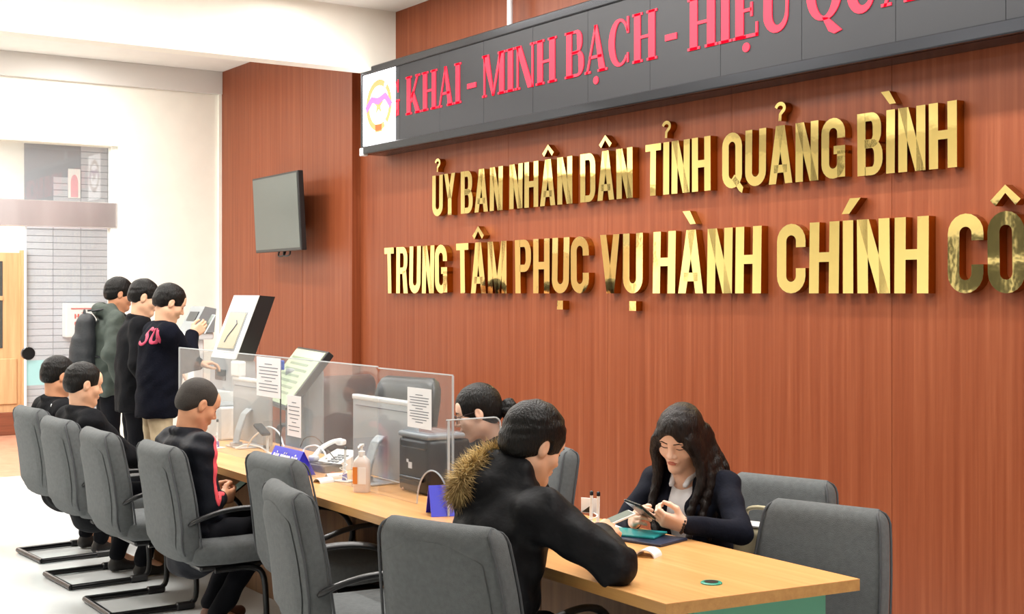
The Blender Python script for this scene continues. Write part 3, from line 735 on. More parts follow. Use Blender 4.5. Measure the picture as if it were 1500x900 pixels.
def sheet(name, label, p0, p1, y, lines, m='paper', cat='paper'):
    a = at(p0[0], p0[1], Y=y); b = at(p1[0], p1[1], Y=y)
    t = thing(name, label, cat, (a.x, y, b.z)); w = b.x - a.x; h = at((p0[0] + p1[0]) / 2, p0[1], Y=y).z - at((p0[0] + p1[0]) / 2, p1[1], Y=y).z
    t.location.z = at((p0[0] + p1[0]) / 2, p1[1], Y=y).z
    MB().b2((0, -.0008, 0), (w, .0008, h)).build('sheet', m, t)
    for i in range(lines):
        z = h * (.82 - .68 * i / max(1, lines - 1)); k = (.3, .8, .74, .8, .6)[i % 5] * w
        MB().b2((w / 2 - k / 2, -.0016, z), (w / 2 + k / 2, -.0008, z + h * .018)).build('text_line', 'ink', t)
    return t
sheet('notice_sheet', 'printed white notice taped on the plexiglass in front of the big monitor', (597, 569), (632, 628), PY - .006, 11)
sheet('notice_sheet', 'white printed sheet taped on the plexiglass left of the blue flag', (376, 524), (411, 582), PY - .006, 9)
sheet('notice_sheet', 'narrow white leaflet taped lower on the plexiglass right of the blue flag', (421, 580), (441, 640), PY - .006, 8)

def monitor(label, xl, xr, y, zt, zb, tiltd=6):
    cx = (xl + xr) / 2; w = xr - xl; h = zt - zb
    t = thing('desktop_monitor', label, 'monitor', (cx, y, CZ))
    R = Matrix.Rotation(math.radians(-tiltd), 4, 'X')
    up = zb - CZ
    sh = MB(); sh.box((0, 0, up + h / 2), (w, .028, h), .01, 2).build('shell', 'silver', t, True)
    MB().box((0, -.001, zt - CZ - .012), (w * 1.0, .034, .024), .006, 2).build('top_rim', 'white_plastic', t, True)
    MB().box((0, -.016, zt - CZ - .05), (w * .86, .003, .004)).build('vent_slot', 'ink', t)
    MB().b2((-w / 2 + .015, .0141, up + .03), (w / 2 - .015, .016, zt - CZ - .03)).build('screen', 'black', t)
    mb = MB(); n = 8
    pth = [(0, -.02, up + h * .52), (0, -.05, up + h * .45), (0, -.085, up + h * .2), (0, -.10, .03), (0, -.10, .008)]
    for i in range(4):
        a, b = Vector(pth[i]), Vector(pth[i + 1]); d = (b - a); mid = (a + b) / 2
        mb.box(mid, (.075, .012, d.length + .006), .003, 1, rot=Vector((0, 0, 1)).rotation_difference(d).to_matrix().to_4x4())
    mb.build('stand_neck', 'silver', t)
    MB().box((0, -.03, .005), (.2, .19, .009), .004, 2).build('stand_foot', 'silver', t)
    MB().box((w * .38, .0, up - .008), (.05, .02, .016), .003, 1).build('sensor_bar', 'black', t)
    return t
my = 2.95
m1 = monitor('large silver desktop monitor seen from behind beside the sanitizer bottle', at(520, 640, Y=my).x, at(611, 640, Y=my).x, my, at(520, 577, Y=my).z, at(611, 712, Y=my).z)
my = 3.0
m2 = monitor('silver desktop monitor seen from behind at the far end of the counter', at(344, 640, Y=my).x, at(397, 640, Y=my).x, my, at(344, 551, Y=my).z, at(397, 655, Y=my).z)
p = at(347, 548, Y=3.02)
wc = thing('webcam', 'small white camera block on top of the far monitor', 'camera', (p.x + .07, 3.0, m2.location.z + at(344, 551, Y=3.0).z - CZ))
MB().box((0, 0, .045), (.12, .05, .09), .01, 2).build('body', 'white_plastic', wc); MB().lathe([(.002, 0), (.015, 0), (.015, .006), (.002, .006)], (0, 0, 0), 14).build('lens', 'black', wc).matrix_local = Matrix.Translation((0, .024, .055)) @ Matrix.Rotation(-PI / 2, 4, 'X')

# tilted board behind the counter, added in place of a plexiglass reflection
k2a = at(432, 560, Y=3.75)
tk = thing('reflection_board', 'large tilted greenish board added for a reflection in the plexiglass', 'kiosk', (k2a.x, 3.75, 0), math.radians(0))
SR = Matrix.Translation((0, 0, 1.06)) @ Matrix.Rotation(math.radians(-12), 4, 'Z') @ Matrix.Rotation(math.radians(-38), 4, 'X')
MB().add(*(lambda m: (m.v, m.f))(MB().box((0, 0, 0), (.86, .05, .46), .008, 2)), SR).build('board_housing', 'black', tk)
lsn = MB().add(*(lambda m: (m.v, m.f))(MB().box((0, -.027, 0), (.82, .006, .42), .002, 1)), SR).build('reflection_panel', 'reflection_green', tk)
for i in range(7):
    MB().add(*(lambda m: (m.v, m.f))(MB().box((.02 * (i % 3) - .05, -.0308, .14 - i * .045), (.60 - .1 * (i % 2), .002, .018))), SR).build('reflection_row', 'reflection_row', lsn)
MB().b2((-.17, .0, .03), (.17, .14, 1.12), .02, 2).build('pedestal', 'grey_plastic', tk); MB().b2((-.25, -.15, 0), (.25, .25, .035), .01, 2).build('base_plate', 'grey_plastic', tk)

# self-service kiosk used by the standing men
kp = at(334, 520, Y=3.66)
ks = thing('touch_kiosk', 'white self-service touch kiosk with black sides and leaning screen', 'kiosk', (kp.x, 3.66, 0), math.radians(0))
def side_prism(pts, x0, x1):
    mb = MB(); o = 0; n = len(pts)
    mb.v = [Vector((x0, y, z)) for y, z in pts] + [Vector((x1, y, z)) for y, z in pts]
    mb.f = [list(range(n)), [n + i for i in range(n)][::-1]] + [[i, n + i, n + (i + 1) % n, (i + 1) % n] for i in range(n)]
    return mb
lean = .17; z0_, z1_ = 1.16, 1.615
KW = .225
side_prism([(-.03, z0_), (.10, z0_ - .02), (.27, z1_ - .01), (.15, z1_)], -KW, KW).build('head_case', 'black', ks)
fp = side_prism([(-.042, z0_ + .0), (-.028, z0_), (.152, z1_), (.138, z1_)], -KW, KW).build('front_plate', 'white_plastic', ks)
def kf(u): return -.035 + .18 * u, z0_ + (z1_ - z0_) * u
y0_, q0 = kf(.13); y1_, q1 = kf(.74)
scn = side_prism([(y0_ - .013, q0), (y0_ - .006, q0), (y1_ - .006, q1), (y1_ - .013, q1)], -KW + .06, KW - .06).build('screen_bezel', 'grey_plastic', ks)
y0_, q0 = kf(.155); y1_, q1 = kf(.715)
side_prism([(y0_ - .017, q0), (y0_ - .01, q0), (y1_ - .01, q1), (y1_ - .017, q1)], -KW + .075, KW - .075).build('screen', 'kiosk_scr', scn)
pth = [kf(.6), kf(.55), kf(.45), kf(.35), kf(.25)]
MB().tube([(x, y - .019, z) for x, (y, z) in zip((.03, .06, .02, -.03, -.05), pth)], .004, 6).build('map_line', 'ink', scn, True)
side_prism([(-.05, z0_), (.12, z0_ - .02), (.14, .92), (-.06, .92)], -KW * .93, KW * .93).build('keypad_housing', 'silver', ks)
side_prism([(-.20, .93), (.16, .93), (.16, .86), (-.20, .82)], -KW * 1.05, KW * 1.05).build('desk_ledge', 'white_plastic', ks)
side_prism([(-.06, .83), (.15, .86), (.15, .05), (-.10, .05)], -KW * .9, KW * .9).build('cabinet', 'white_plastic', ks)
MB().b2((-.1, -.062, 1.0), (.1, -.054, 1.08), .005, 1).build('card_slot', 'led_frame', ks); MB().b2((-.28, -.2, 0), (.28, .25, .05), .01, 1).build('base_plate', 'led_frame', ks)
# grey ticket machine on a white stand beside it
tp = at(287, 470, Y=4.05)
tm = thing('ticket_printer', 'grey ticket printer on a white stand behind the raised hand', 'printer', (tp.x, 4.05, 0))
side_prism([(-.10, 1.30), (.10, 1.30), (.12, 1.50), (.02, 1.52)], -.16, .16).build('head', 'grey_plastic', tm)
side_prism([(-.052, 1.40), (-.045, 1.395), (-.005, 1.47), (-.012, 1.475)], -.10, .10).build('display', 'black', tm)
MB().b2((-.13, -.11, 1.24), (.13, .11, 1.30), .01, 1).build('paper_tray', 'white_plastic', tm)
MB().b2((-.06, -.05, .04), (.06, .05, 1.24), .01, 1).build('stand_post', 'white_plastic', tm); MB().lathe([(.01, 0), (.2, 0), (.2, .02), (.07, .05), (.01, .05)], n=24).build('stand_base', 'white_plastic', tm, True)

# white multifunction printer box at the far end of the counter
p = on_counter(322, 655)
wpb = thing('document_scanner', 'white document box on the far end of the counter', 'scanner', (at(330, 600, Y=3.05).x, 3.05, CZ))
MB().box((0, 0, .10), (.30, .22, .20), .012, 2).build('body', 'white_plastic', wpb); MB().box((-.06, -.112, .14), (.1, .004, .06), .002, 1).build('label_plate', 'red_paper', wpb); MB().box((0, 0, .205), (.26, .18, .012), .004, 1).build('lid', 'grey_plastic', wpb)

# black laser printer
p = at(638, 722, Z=CZ)
pr = thing('laser_printer', 'black laser printer behind the narrow plexiglass guard', 'printer', (at(636, 690, Y=3.0).x, 3.0, CZ), math.radians(0))
pr.scale = (.78, .72, .92)
MB().box((0, 0, .13), (.34, .30, .26), .02, 3).build('body', 'black', pr, True)
MB().box((0, -.02, .275), (.34, .27, .025), .01, 2).build('scanner_lid', 'grey_plastic', pr, True)
MB().box((.02, -.155, .235), (.28, .03, .04), .008, 1).build('control_panel', 'led_frame', pr)
MB().box((.0, -.16, .07), (.24, .03, .02), .004, 1).build('output_tray', 'led_frame', pr); MB().box((-.03, -.152, .13), (.04, .003, .03)).build('sticker', 'paper', pr); MB().box((-.06, -.152, .15), (.02, .003, .015)).build('sticker', 'paper', pr)
p = at(650, 655, D=5.55)
tr = tag(MB().box((0, 0, .004), (.24, .17, .008), .003, 1).build('clear_tray', 'plexi_side', None, loc=(pr.location.x + .02, 2.98, CZ + .2655)), 'flat clear plastic tray lying on the black laser printer', 'tray')

# sanitizer bottle
p = on_counter(530, 721)
sn = thing('sanitizer_bottle', 'white pump bottle of hand sanitizer with orange label strip', 'bottle', (p.x, p.y, CZ), math.radians(40))
bm_ = MB(); w_, d_ = .036, .026
prof = [(.95, 0), (1, .006), (1, .125), (.92, .14), (.5, .158), (.38, .162)]
for s_, z in prof:
    for (x, y) in ring_pts(w_ * s_, d_ * s_, 24, 4): bm_.v.append(Vector((x, y, z)))
for i in range(len(prof) - 1):
    for k in range(24): bm_.f.append([i * 24 + k, i * 24 + (k + 1) % 24, (i + 1) * 24 + (k + 1) % 24, (i + 1) * 24 + k])
bm_.f.append(list(range(24))[::-1]); bm_.f.append([(len(prof) - 1) * 24 + k for k in range(24)])
bm_.build('bottle_body', 'bottle', sn, True)
MB().box((-.022, -.0262, .075), (.022, .002, .075), .0005, 1).build('label_strip', 'orange', sn); MB().box((.012, -.0262, .075), (.036, .0018, .075)).build('label', 'paper', sn)
MB().lathe([(.002, .16), (.015, .16), (.015, .18), (.006, .183), (.005, .2), (.011, .202), (.011, .212), (.002, .213)], n=16).tube([(0, 0, .207), (0, -.035, .205), (0, -.04, .198)], .004, 8).build('pump', 'white_plastic', sn, True)

def pen_stand(label, px, py, rz=0, two=False):
    p = on_counter(px, py); t = thing('pen_stand', label, 'pen holder', (p.x, p.y, CZ), rz, 'white desk pens on stands')
    MB().box((0, 0, .004), (.085, .06, .008), .003, 1).build('base', 'white_plastic', t)
    for i, x in enumerate((-.014, .016) if two else (0,)):
        MB().lathe([(.010, 0), (.013, 0), (.011, .03), (.007, .034)], (x, 0, .008), 12).build('socket', 'purple' if not two else 'white_plastic', t, True)
        pn = MB().tube([(x, 0, .036), (x + .002, 0, .10), (x + .004, 0, .155)], [.006, .006, .0055], 10).build('pen', 'white_plastic', t, True)
        MB().lathe([(.003, .150), (.0066, .150), (.0066, .163), (.003, .166)], (x + .004, 0, 0), 10).build('pen_cap', 'led_frame', pn, True)
    cp = [(.01 + .02 * math.cos(a * 1.3), -.022 + .02 * math.sin(a * 1.3) * .6, .012 + .007 * a) for a in range(12)]
    MB().tube(bez(cp, 60), .0022, 6).build('coiled_cord', 'white_plastic', t, True)
pen_stand('white pen on a purple-footed stand beside the sanitizer bottle', 505, 706, .4)
pen_stand('white pen on a purple-footed stand at the far end of the counter', 318, 657, .2)
pen_stand('pair of white pens standing near the young woman in the blazer', 870, 787, .3, True)
def half_round(label, px, py, rz, L=.10, r=.033):
    p = on_counter(px, py); mb = MB(); n = 12
    pts = [(r * math.cos(PI * k / n), r * .75 * math.sin(PI * k / n)) for k in range(n + 1)] + [(r * .88 * math.cos(PI * k / n), r * .62 * math.sin(PI * k / n)) for k in range(n, -1, -1)]
    side_ = side_prism(pts, -L / 2, L / 2)
    t = thing('paper_holder', label, 'desk item', (p.x, p.y, CZ), rz); side_.build('curved_cover', 'white_plastic', t, True)
    MB().box((0, 0, .0015), (L, r * 1.9, .003)).build('base_plate', 'counter_edge', t)
half_round('white half-round holder lying on the near counter top', 950, 815, math.radians(118), .07, .035)
half_round('white half-round holder lying beside the pump bottle', 474, 707, math.radians(100), .08, .03)
half_round('second white half-round holder just behind the first one', 490, 699, math.radians(80), .08, .024)

def name_tent(label, px, py, rz, L, text=None):
    p = on_counter(px, py); t = thing('name_tent', label, 'sign', (p.x, p.y, CZ), rz)
    hh_, d_ = .115, .06
    mb = MB()
    mb.pane([(-L / 2, -d_, 0), (L / 2, -d_, 0), (L / 2, 0, hh_), (-L / 2, 0, hh_)], .004); mb.pane([(-L / 2, d_, 0), (L / 2, d_, 0), (L / 2, 0, hh_), (-L / 2, 0, hh_)], .004)
    mb.prism([(-L / 2, 0), (-L / 2 + .001, 0)], 0, .001) if False else None
    mb.build('folded_card', 'blue', t)
    mbs = side_prism([(-d_ + .003, 0.001), (d_ - .003, 0.001), (0, hh_ - .004)], L / 2 - .006, L / 2 - .003).build('end_web', 'blue', t)
    if text:
        n = sum((.55 if c != ' ' else .35) for c in text); k = L * .84 / n; x = -L * .42; ang = math.atan2(hh_, d_)
        for c in text:
            if c == ' ': x += .35 * k; continue
            polys, w = sans(ACC.get(c, c)[0])
            mb = MB()
            for q in polys: mb.prism([(a * k * .95, b * .042) for a, b in q], 0, .002)
            for ac in ACC.get(c, c)[1:]:
                for q in accent(ac, w): mb.prism([(a * k * .95, b * .042) for a, b in q], 0, .002)
            lt = mb.build('letter', 'paper', t); lt.location = (x, -d_ * .58 - .005, hh_ * .42); lt.rotation_euler = (-(PI / 2 - ang), 0, 0)
            x += .55 * k
ACC.update({'Ư': "U'", 'Ớ': "O'", 'Ẫ': 'A^', 'Ờ': "O`"})
name_tent('blue folded name tent with white capitals beside the phone cords', 424, 692, math.radians(0), .33, 'BÀN HƯỚNG DẪN')
name_tent('blue folded name tent seen end-on behind the fur hood', 664, 753, math.radians(70), .20)

# blue flag on a rod
p = on_counter(411, 655)
fl = thing('desk_flag', 'small blue square flag on a thin rod at the plexiglass', 'flag', (at(411, 600, Y=PY + .06).x, PY + .06, CZ))
zt_ = at(411, 528, Y=PY + .06).z - CZ; zb_ = at(411, 542, Y=PY + .06).z - CZ
MB().tube([(0, 0, .01), (0, 0, zb_ + .01)], .004, 8).build('rod', 'led_frame', fl, True); MB().box((0, 0, (zt_ + zb_) / 2), (.075, .012, zt_ - zb_), .003, 1).build('flag', 'flag_blue', fl); MB().lathe([(.004, 0), (.035, 0), (.033, .01), (.006, .014)], n=20).build('base', 'grey_plastic', fl, True)

# telephone
p = at(500, 660, Y=3.0)
ph = thing('desk_telephone', 'white desk telephone with leaning handset near the big monitor', 'telephone', (at(494, 650, Y=2.98).x, 2.98, CZ), math.radians(20))
side_prism([(-.09, 0), (.09, 0), (.09, .085), (-.09, .03)], -.085, .085).build('body', 'white_plastic', ph)
MB().tube(bez([(-.075, -.09, .06), (-.07, -.04, .10), (-.065, .03, .125), (-.06, .09, .13)], 14), .016, 10, flat=.7).box((-.075, -.09, .055), (.045, .045, .03), .01, 2).box((-.06, .09, .12), (.045, .045, .03), .01, 2).build('handset', 'white_plastic', ph, True)
for i in range(3):
    for j in range(4): MB().box((.0 + i * .026, -.055 + j * .024, .043 + j * .0075), (.018, .015, .008), .002, 1).build('key', 'grey_plastic', ph)
# second monitor stand like scanner lamp and small boxes, cables
def cable(label, pts, r=.0045, m='white_plastic'):
    return tag(MB().tube(bez(pts, 40), r, 7).build('cable', m, None, True), label, 'cable')
def cp_(px, py, y): 
    v = at(px, py, Y=y); v.z = max(v.z, CZ + .006); return v
cable('white cable arching behind the plexiglass under the tilted board', [cp_(362, 655, 2.9), cp_(372, 640, 2.9), cp_(392, 626, 2.92), cp_(408, 634, 2.9), cp_(416, 655, 2.86)])
cable('white looped cable beside the desk telephone', [cp_(443, 668, 2.88), cp_(447, 657, 2.9), cp_(462, 653, 2.92), cp_(474, 661, 2.9), cp_(478, 672, 2.88)])
cable('thin dark cable curling to the telephone', [cp_(440, 655, 2.95), cp_(447, 642, 2.95), cp_(462, 641, 2.97), cp_(476, 655, 2.95), cp_(490, 672, 2.92)], .003, 'led_frame')
cable('low white cable lying behind the purple-footed far pen', [cp_(345, 662, 2.86), cp_(360, 652, 2.9), cp_(380, 655, 2.92), cp_(395, 664, 2.88), cp_(402, 668, 2.84)], .004)
kb = thing('document_reader', 'black card reader lying in front of the desk telephone', 'card reader', (at(470, 672, Y=2.88).x, 2.88, CZ), math.radians(10))
MB().box((0, 0, .018), (.22, .11, .036), .008, 2).build('body', 'black', kb); MB().box((.0, -.01, .038), (.14, .06, .004), .001, 1).build('window', 'dark_glass', kb)
p = on_counter(476, 690)
tag(MB().box((0, 0, .002), (.15, .10, .004), 0).build('red_leaflet', 'red_paper', None, loc=(p.x, p.y, CZ), rz=.5), 'red leaflet lying flat beside the blue name tent', 'leaflet')
tl = thing('desk_lamp_scanner', 'small dark overhead camera on a white stand behind the flag rod', 'camera', (at(392, 640, Y=2.9).x, 2.9, CZ))
MB().box((0, 0, .005), (.10, .12, .01), .003, 1).build('base', 'white_plastic', tl); MB().tube([(0, 0, .01), (0, .0, .13)], .008, 8).build('post', 'white_plastic', tl, True)
MB().box((-.03, -.02, .14), (.13, .05, .018), .004, 1, rot=(0, .35, 0)).build('camera_head', 'led_frame', tl)
# paper, folders and card on the near part
def flat(name, label, cat, px, py, size, m, rz, z=CZ):
    p = at(px, py, Z=z); return tag(MB().box((0, 0, size[2] / 2), size, min(.002, size[2] * .3), 1).build(name, m, None, loc=(p.x, p.y, z), rz=rz), label, cat)
flat('paper_sheet', 'white paper sheet lying on the counter before the parka man', 'paper', 858, 772, (.30, .21, .0015), 'paper', math.radians(20))
flat('document_folder', 'navy folder lying under the young woman\'s hands', 'folder', 945, 791, (.25, .17, .010), 'fold_navy', math.radians(15))
flat('document_folder', 'teal plastic folder stacked on the navy folder', 'folder', 930, 783, (.20, .13, .008), 'fold_teal', math.radians(28), CZ + .0102)
p = at(864, 752, Z=CZ)
cd = thing('photo_card', 'small white card with a dark corner standing behind the pens', 'card', (at(864, 745, Y=p.y).x, p.y, CZ), math.radians(30))
MB().box((0, 0, .03), (.075, .003, .06), .0008, 1).build('card', 'paper', cd); MB().prism([(-.034, .003), (.0, .003), (.0, .028)], -.0025, -.0015).build('dark_corner', 'black', cd); MB().box((0, .012, .008), (.05, .024, .016), .002, 1).build('foot', 'white_plastic', cd)
# cream bag on the blazer woman's chair
bgp = at(1115, 790, Y=3.52)
bg = thing('tote_bag', 'cream canvas tote bag on the chair beside the woman in the blazer', 'bag', (bgp.x, 3.52, .482), math.radians(20))
MB().box((0, 0, .14), (.20, .10, .28), .03, 3).build('bag_body', 'canvas', bg, True); MB().tube(bez([(-.06, 0, .27), (-.05, 0, .34), (.05, 0, .34), (.06, 0, .27)], 16), .008, 8).build('handle', 'canvas', bg, True); MB().box((0, -.002, .283), (.18, .08, .012), .004, 1).build('paper_edge', 'paper', bg)
# text on the suggestion box
for i, w in enumerate(('HÒM', 'GÓP')):
    ACC.update({'Ò': 'O`', 'Ó': "O'"}); x = -.10
    for c in w:
        polys, ww = sans(ACC.get(c, c)[0]); mb = MB()
        for q in polys + [r_ for ac in ACC.get(c, c)[1:] for r_ in accent(ac, ww)]: mb.prism([(a * .11, b * .055) for a, b in q], 0, .003)
        lt = mb.build('letter', 'red_ink', sb); lt.location = (.164, x, .22 - i * .085); lt.rotation_euler = (0, 0, PI / 2); x += .068
# ------------------------------------------------------------------ people: signed-distance bodies turned into one surface
def A3(v): return np.array(v, dtype=np.float32)
def rcone(a, b, r1, r2=None):
    a = A3(a); b = A3(b); r2 = r1 if r2 is None else r2; ab = b - a; L2 = float(ab @ ab) + 1e-9; m = max(r1, r2)
    def f(x, y, z):
        px, py, pz = x - a[0], y - a[1], z - a[2]
        t = np.clip((px * ab[0] + py * ab[1] + pz * ab[2]) / L2, 0, 1)
        return np.sqrt((px - t * ab[0]) ** 2 + (py - t * ab[1]) ** 2 + (pz - t * ab[2]) ** 2) - (r1 + (r2 - r1) * t)
    return f, np.minimum(a, b) - m, np.maximum(a, b) + m
def ell(c, r, R=None):
    c = A3(c); r = A3(r if hasattr(r, '__len__') else (r, r, r)); R = np.eye(3, dtype=np.float32) if R is None else np.array(R, dtype=np.float32); m = float(r.max())
    ext = np.abs(R) @ r
    def f(x, y, z):
        px, py, pz = x - c[0], y - c[1], z - c[2]
        q = [px * R[0, i] + py * R[1, i] + pz * R[2, i] for i in range(3)]
        k0 = np.sqrt(sum((q[i] / r[i]) ** 2 for i in range(3))); k1 = np.sqrt(sum((q[i] / r[i] ** 2) ** 2 for i in range(3))) + 1e-6
        return k0 * (k0 - 1) / k1
    return f, c - ext, c + ext
def eseg(a, b, r1, r2, fac, ax):
    a = A3(a); b = A3(b); ax = A3(ax); ab = b - a; lat = float(ab @ ax); abm = ab - ax * lat; L2 = float(abm @ abm) + 1e-9; m = max(r1, r2)
    def f(x, y, z):
        px, py, pz = x - a[0], y - a[1], z - a[2]
        l = px * ax[0] + py * ax[1] + pz * ax[2]
        t = np.clip(((px - l * ax[0]) * abm[0] + (py - l * ax[1]) * abm[1] + (pz - l * ax[2]) * abm[2]) / L2, 0, 1)
        ls = (l - lat * t) / fac
        dx, dy, dz = px - l * ax[0] - t * abm[0], py - l * ax[1] - t * abm[1], pz - l * ax[2] - t * abm[2]
        return (np.sqrt(dx * dx + dy * dy + dz * dz + ls * ls) - (r1 + (r2 - r1) * t))
    ext = m * (1 + (fac - 1) * np.abs(ax))
    return f, np.minimum(a, b) - ext, np.maximum(a, b) + ext
class Sdf:
    def __init__(s): s.ops = []; s.post = None
    def add(s, p, k=.02): s.ops.append(('+', p, k)); return s
    def sub(s, p, k=.01): s.ops.append(('-', p, k)); return s
    def bounds(s):
        lo = np.min([p[1] for o, p, k in s.ops if o == '+'], axis=0); hi = np.max([p[2] for o, p, k in s.ops if o == '+'], axis=0)
        return lo, hi
    def grid(s, lo, n, h):
        ax = [lo[i] + h * np.arange(n[i], dtype=np.float32) for i in range(3)]
        d = np.full(n, .3, dtype=np.float32)
        for o, (f, l, u), k in s.ops:
            m = k + 2.5 * h
            i0 = [max(0, int(math.floor((l[i] - m - lo[i]) / h))) for i in range(3)]; i1 = [min(n[i], int(math.ceil((u[i] + m - lo[i]) / h)) + 1) for i in range(3)]
            if any(a >= b for a, b in zip(i0, i1)): continue
            sl = tuple(slice(a, b) for a, b in zip(i0, i1))
            x = ax[0][sl[0]][:, None, None]; y = ax[1][sl[1]][None, :, None]; z = ax[2][sl[2]][None, None, :]
            v = f(x, y, z); c = d[sl]
            if o == '+':
                q = np.maximum(k - np.abs(c - v), 0) / k; d[sl] = np.minimum(c, v) - q * q * k * .25
            else:
                q = np.maximum(k - np.abs(c + v), 0) / k; d[sl] = np.maximum(c, -v) + q * q * k * .25
        if s.post: d = d + s.post(ax[0][:, None, None], ax[1][None, :, None], ax[2][None, None, :])
        return d
    def mesh(s, h, clip=None):
        lo, hi = s.bounds(); lo = lo - 3 * h; hi = hi + 3 * h
        n = [int(math.ceil((hi[i] - lo[i]) / h)) + 1 for i in range(3)]
        return nets(s.grid(lo, n, h), lo, h)
def decal(base, region, infl, h):
    f, l, u = region; lo = l - 3 * h; n = [int(math.ceil((u[i] + 3 * h - lo[i]) / h)) + 1 for i in range(3)]
    d = base.grid(lo, n, h) - infl
    ax = [lo[i] + h * np.arange(n[i], dtype=np.float32) for i in range(3)]
    return nets(np.maximum(d, f(ax[0][:, None, None], ax[1][None, :, None], ax[2][None, None, :])), lo, h)
def multi(regs):
    fs = [r[0] for r in regs]
    def f(x, y, z):
        d = fs[0](x, y, z)
        for g in fs[1:]: d = np.minimum(d, g(x, y, z))
        return d
    return f, np.min([r[1] for r in regs], axis=0), np.max([r[2] for r in regs], axis=0)
def nets(d, lo, h):
    s = d < 0; n = d.shape
    c = np.zeros((n[0] - 1, n[1] - 1, n[2] - 1), np.int8)
    offs = [(i, j, k) for i in (0, 1) for j in (0, 1) for k in (0, 1)]
    for i, j, k in offs: c += s[i:n[0] - 1 + i, j:n[1] - 1 + j, k:n[2] - 1 + k]
    m = (c > 0) & (c < 8); I, J, K = np.nonzero(m)
    if len(I) == 0: return np.zeros((0, 3)), np.zeros((0, 4), int)
    idx = np.full(m.shape, -1, np.int64); idx[m] = np.arange(len(I))
    val = {o: d[I + o[0], J + o[1], K + o[2]] for o in offs}
    acc = np.zeros((len(I), 3)); cnt = np.zeros(len(I))
    for o in offs:
        for a in range(3):
            if o[a] == 0:
                p = list(o); p[a] = 1; p = tuple(p); va, vb = val[o], val[p]; x = (va < 0) != (vb < 0)
                t = np.where(x, va / np.where(x, va - vb, 1), 0)
                pos = np.array(o, float)[None, :] + t[:, None] * (np.array(p) - np.array(o))[None, :]
                acc += pos * x[:, None]; cnt += x
    V = (acc / cnt[:, None] + np.stack([I, J, K], 1)) * h + lo
    Fs = []
    for a in range(3):
        b, e = (a + 1) % 3, (a + 2) % 3
        sl0 = [slice(None)] * 3; sl1 = [slice(None)] * 3; sl0[a] = slice(0, -1); sl1[a] = slice(1, None)
        x = s[tuple(sl0)] != s[tuple(sl1)]
        T = np.argwhere(x); T = T[(T[:, b] > 0) & (T[:, e] > 0) & (T[:, b] < n[b] - 1) & (T[:, e] < n[e] - 1)]
        if len(T) == 0: continue
        def cell(db, de):
            q = T.copy(); q[:, b] += db; q[:, e] += de; return idx[q[:, 0], q[:, 1], q[:, 2]]
        q = np.stack([cell(-1, -1), cell(0, -1), cell(0, 0), cell(-1, 0)], 1)
        inside = s[T[:, 0], T[:, 1], T[:, 2]]
        q[~inside] = q[~inside][:, ::-1]
        Fs.append(q)
    return V, np.concatenate(Fs)
def nmesh(name, parts, m, parent=None, mats=None):
    off = 0; V = []; Q = []; mi = []
    for i, (v, q) in enumerate(parts):
        V.append(v); Q.append(q + off); off += len(v); mi += [i] * len(q)
    V = np.concatenate(V); Q = np.concatenate(Q)
    me = bpy.data.meshes.new(name)
    me.vertices.add(len(V)); me.vertices.foreach_set('co', V.astype(np.float32).ravel())
    me.loops.add(Q.size); me.loops.foreach_set('vertex_index', Q.astype(np.int32).ravel())
    me.polygons.add(len(Q)); me.polygons.foreach_set('loop_start', np.arange(0, Q.size, 4, dtype=np.int32))
    me.polygons.foreach_set('use_smooth', np.ones(len(Q), bool)); me.update(calc_edges=True); me.validate()
    me.materials.append(M[m])
    o = bpy.data.objects.new(name, me); C.objects.link(o)
    if parent: o.parent = parent
    return o
def folds(amp, kk, seed):
    rng = np.random.RandomState(seed); ks = rng.normal(size=(6, 3)); ks /= np.linalg.norm(ks, axis=1)[:, None]; ks *= rng.uniform(.6, 1.5, (6, 1)) * kk; ph = rng.uniform(0, 6.28, 6)
    def f(x, y, z):
        d = 0
        for i in range(6): d = d + np.sin(x * ks[i, 0] + y * ks[i, 1] + z * ks[i, 2] + ph[i] + 1.2 * np.sin(z * kk * .35 + i))
        return (amp / 2.4) * d
    return f
def rotm(pitch, yaw=0, roll=0):
    """pitch>0 looks down, yaw>0 turns to the figure's left"""
    return np.array((Matrix.Rotation(math.radians(yaw), 3, 'Z') @ Matrix.Rotation(math.radians(-pitch), 3, 'X') @ Matrix.Rotation(math.radians(roll), 3, 'Y')), dtype=float)
def ik(S, T, l1, l2, hint):
    S = Vector(S); T = Vector(T); d = T - S; L = min(d.length, (l1 + l2) * .995); d.normalize()
    a = (l1 * l1 - l2 * l2 + L * L) / (2 * L); hgt = math.sqrt(max(0, l1 * l1 - a * a)); hv = Vector(hint); hv = (hv - d * hv.dot(d)).normalized()
    return S + d * a + hv * hgt, S + d * L
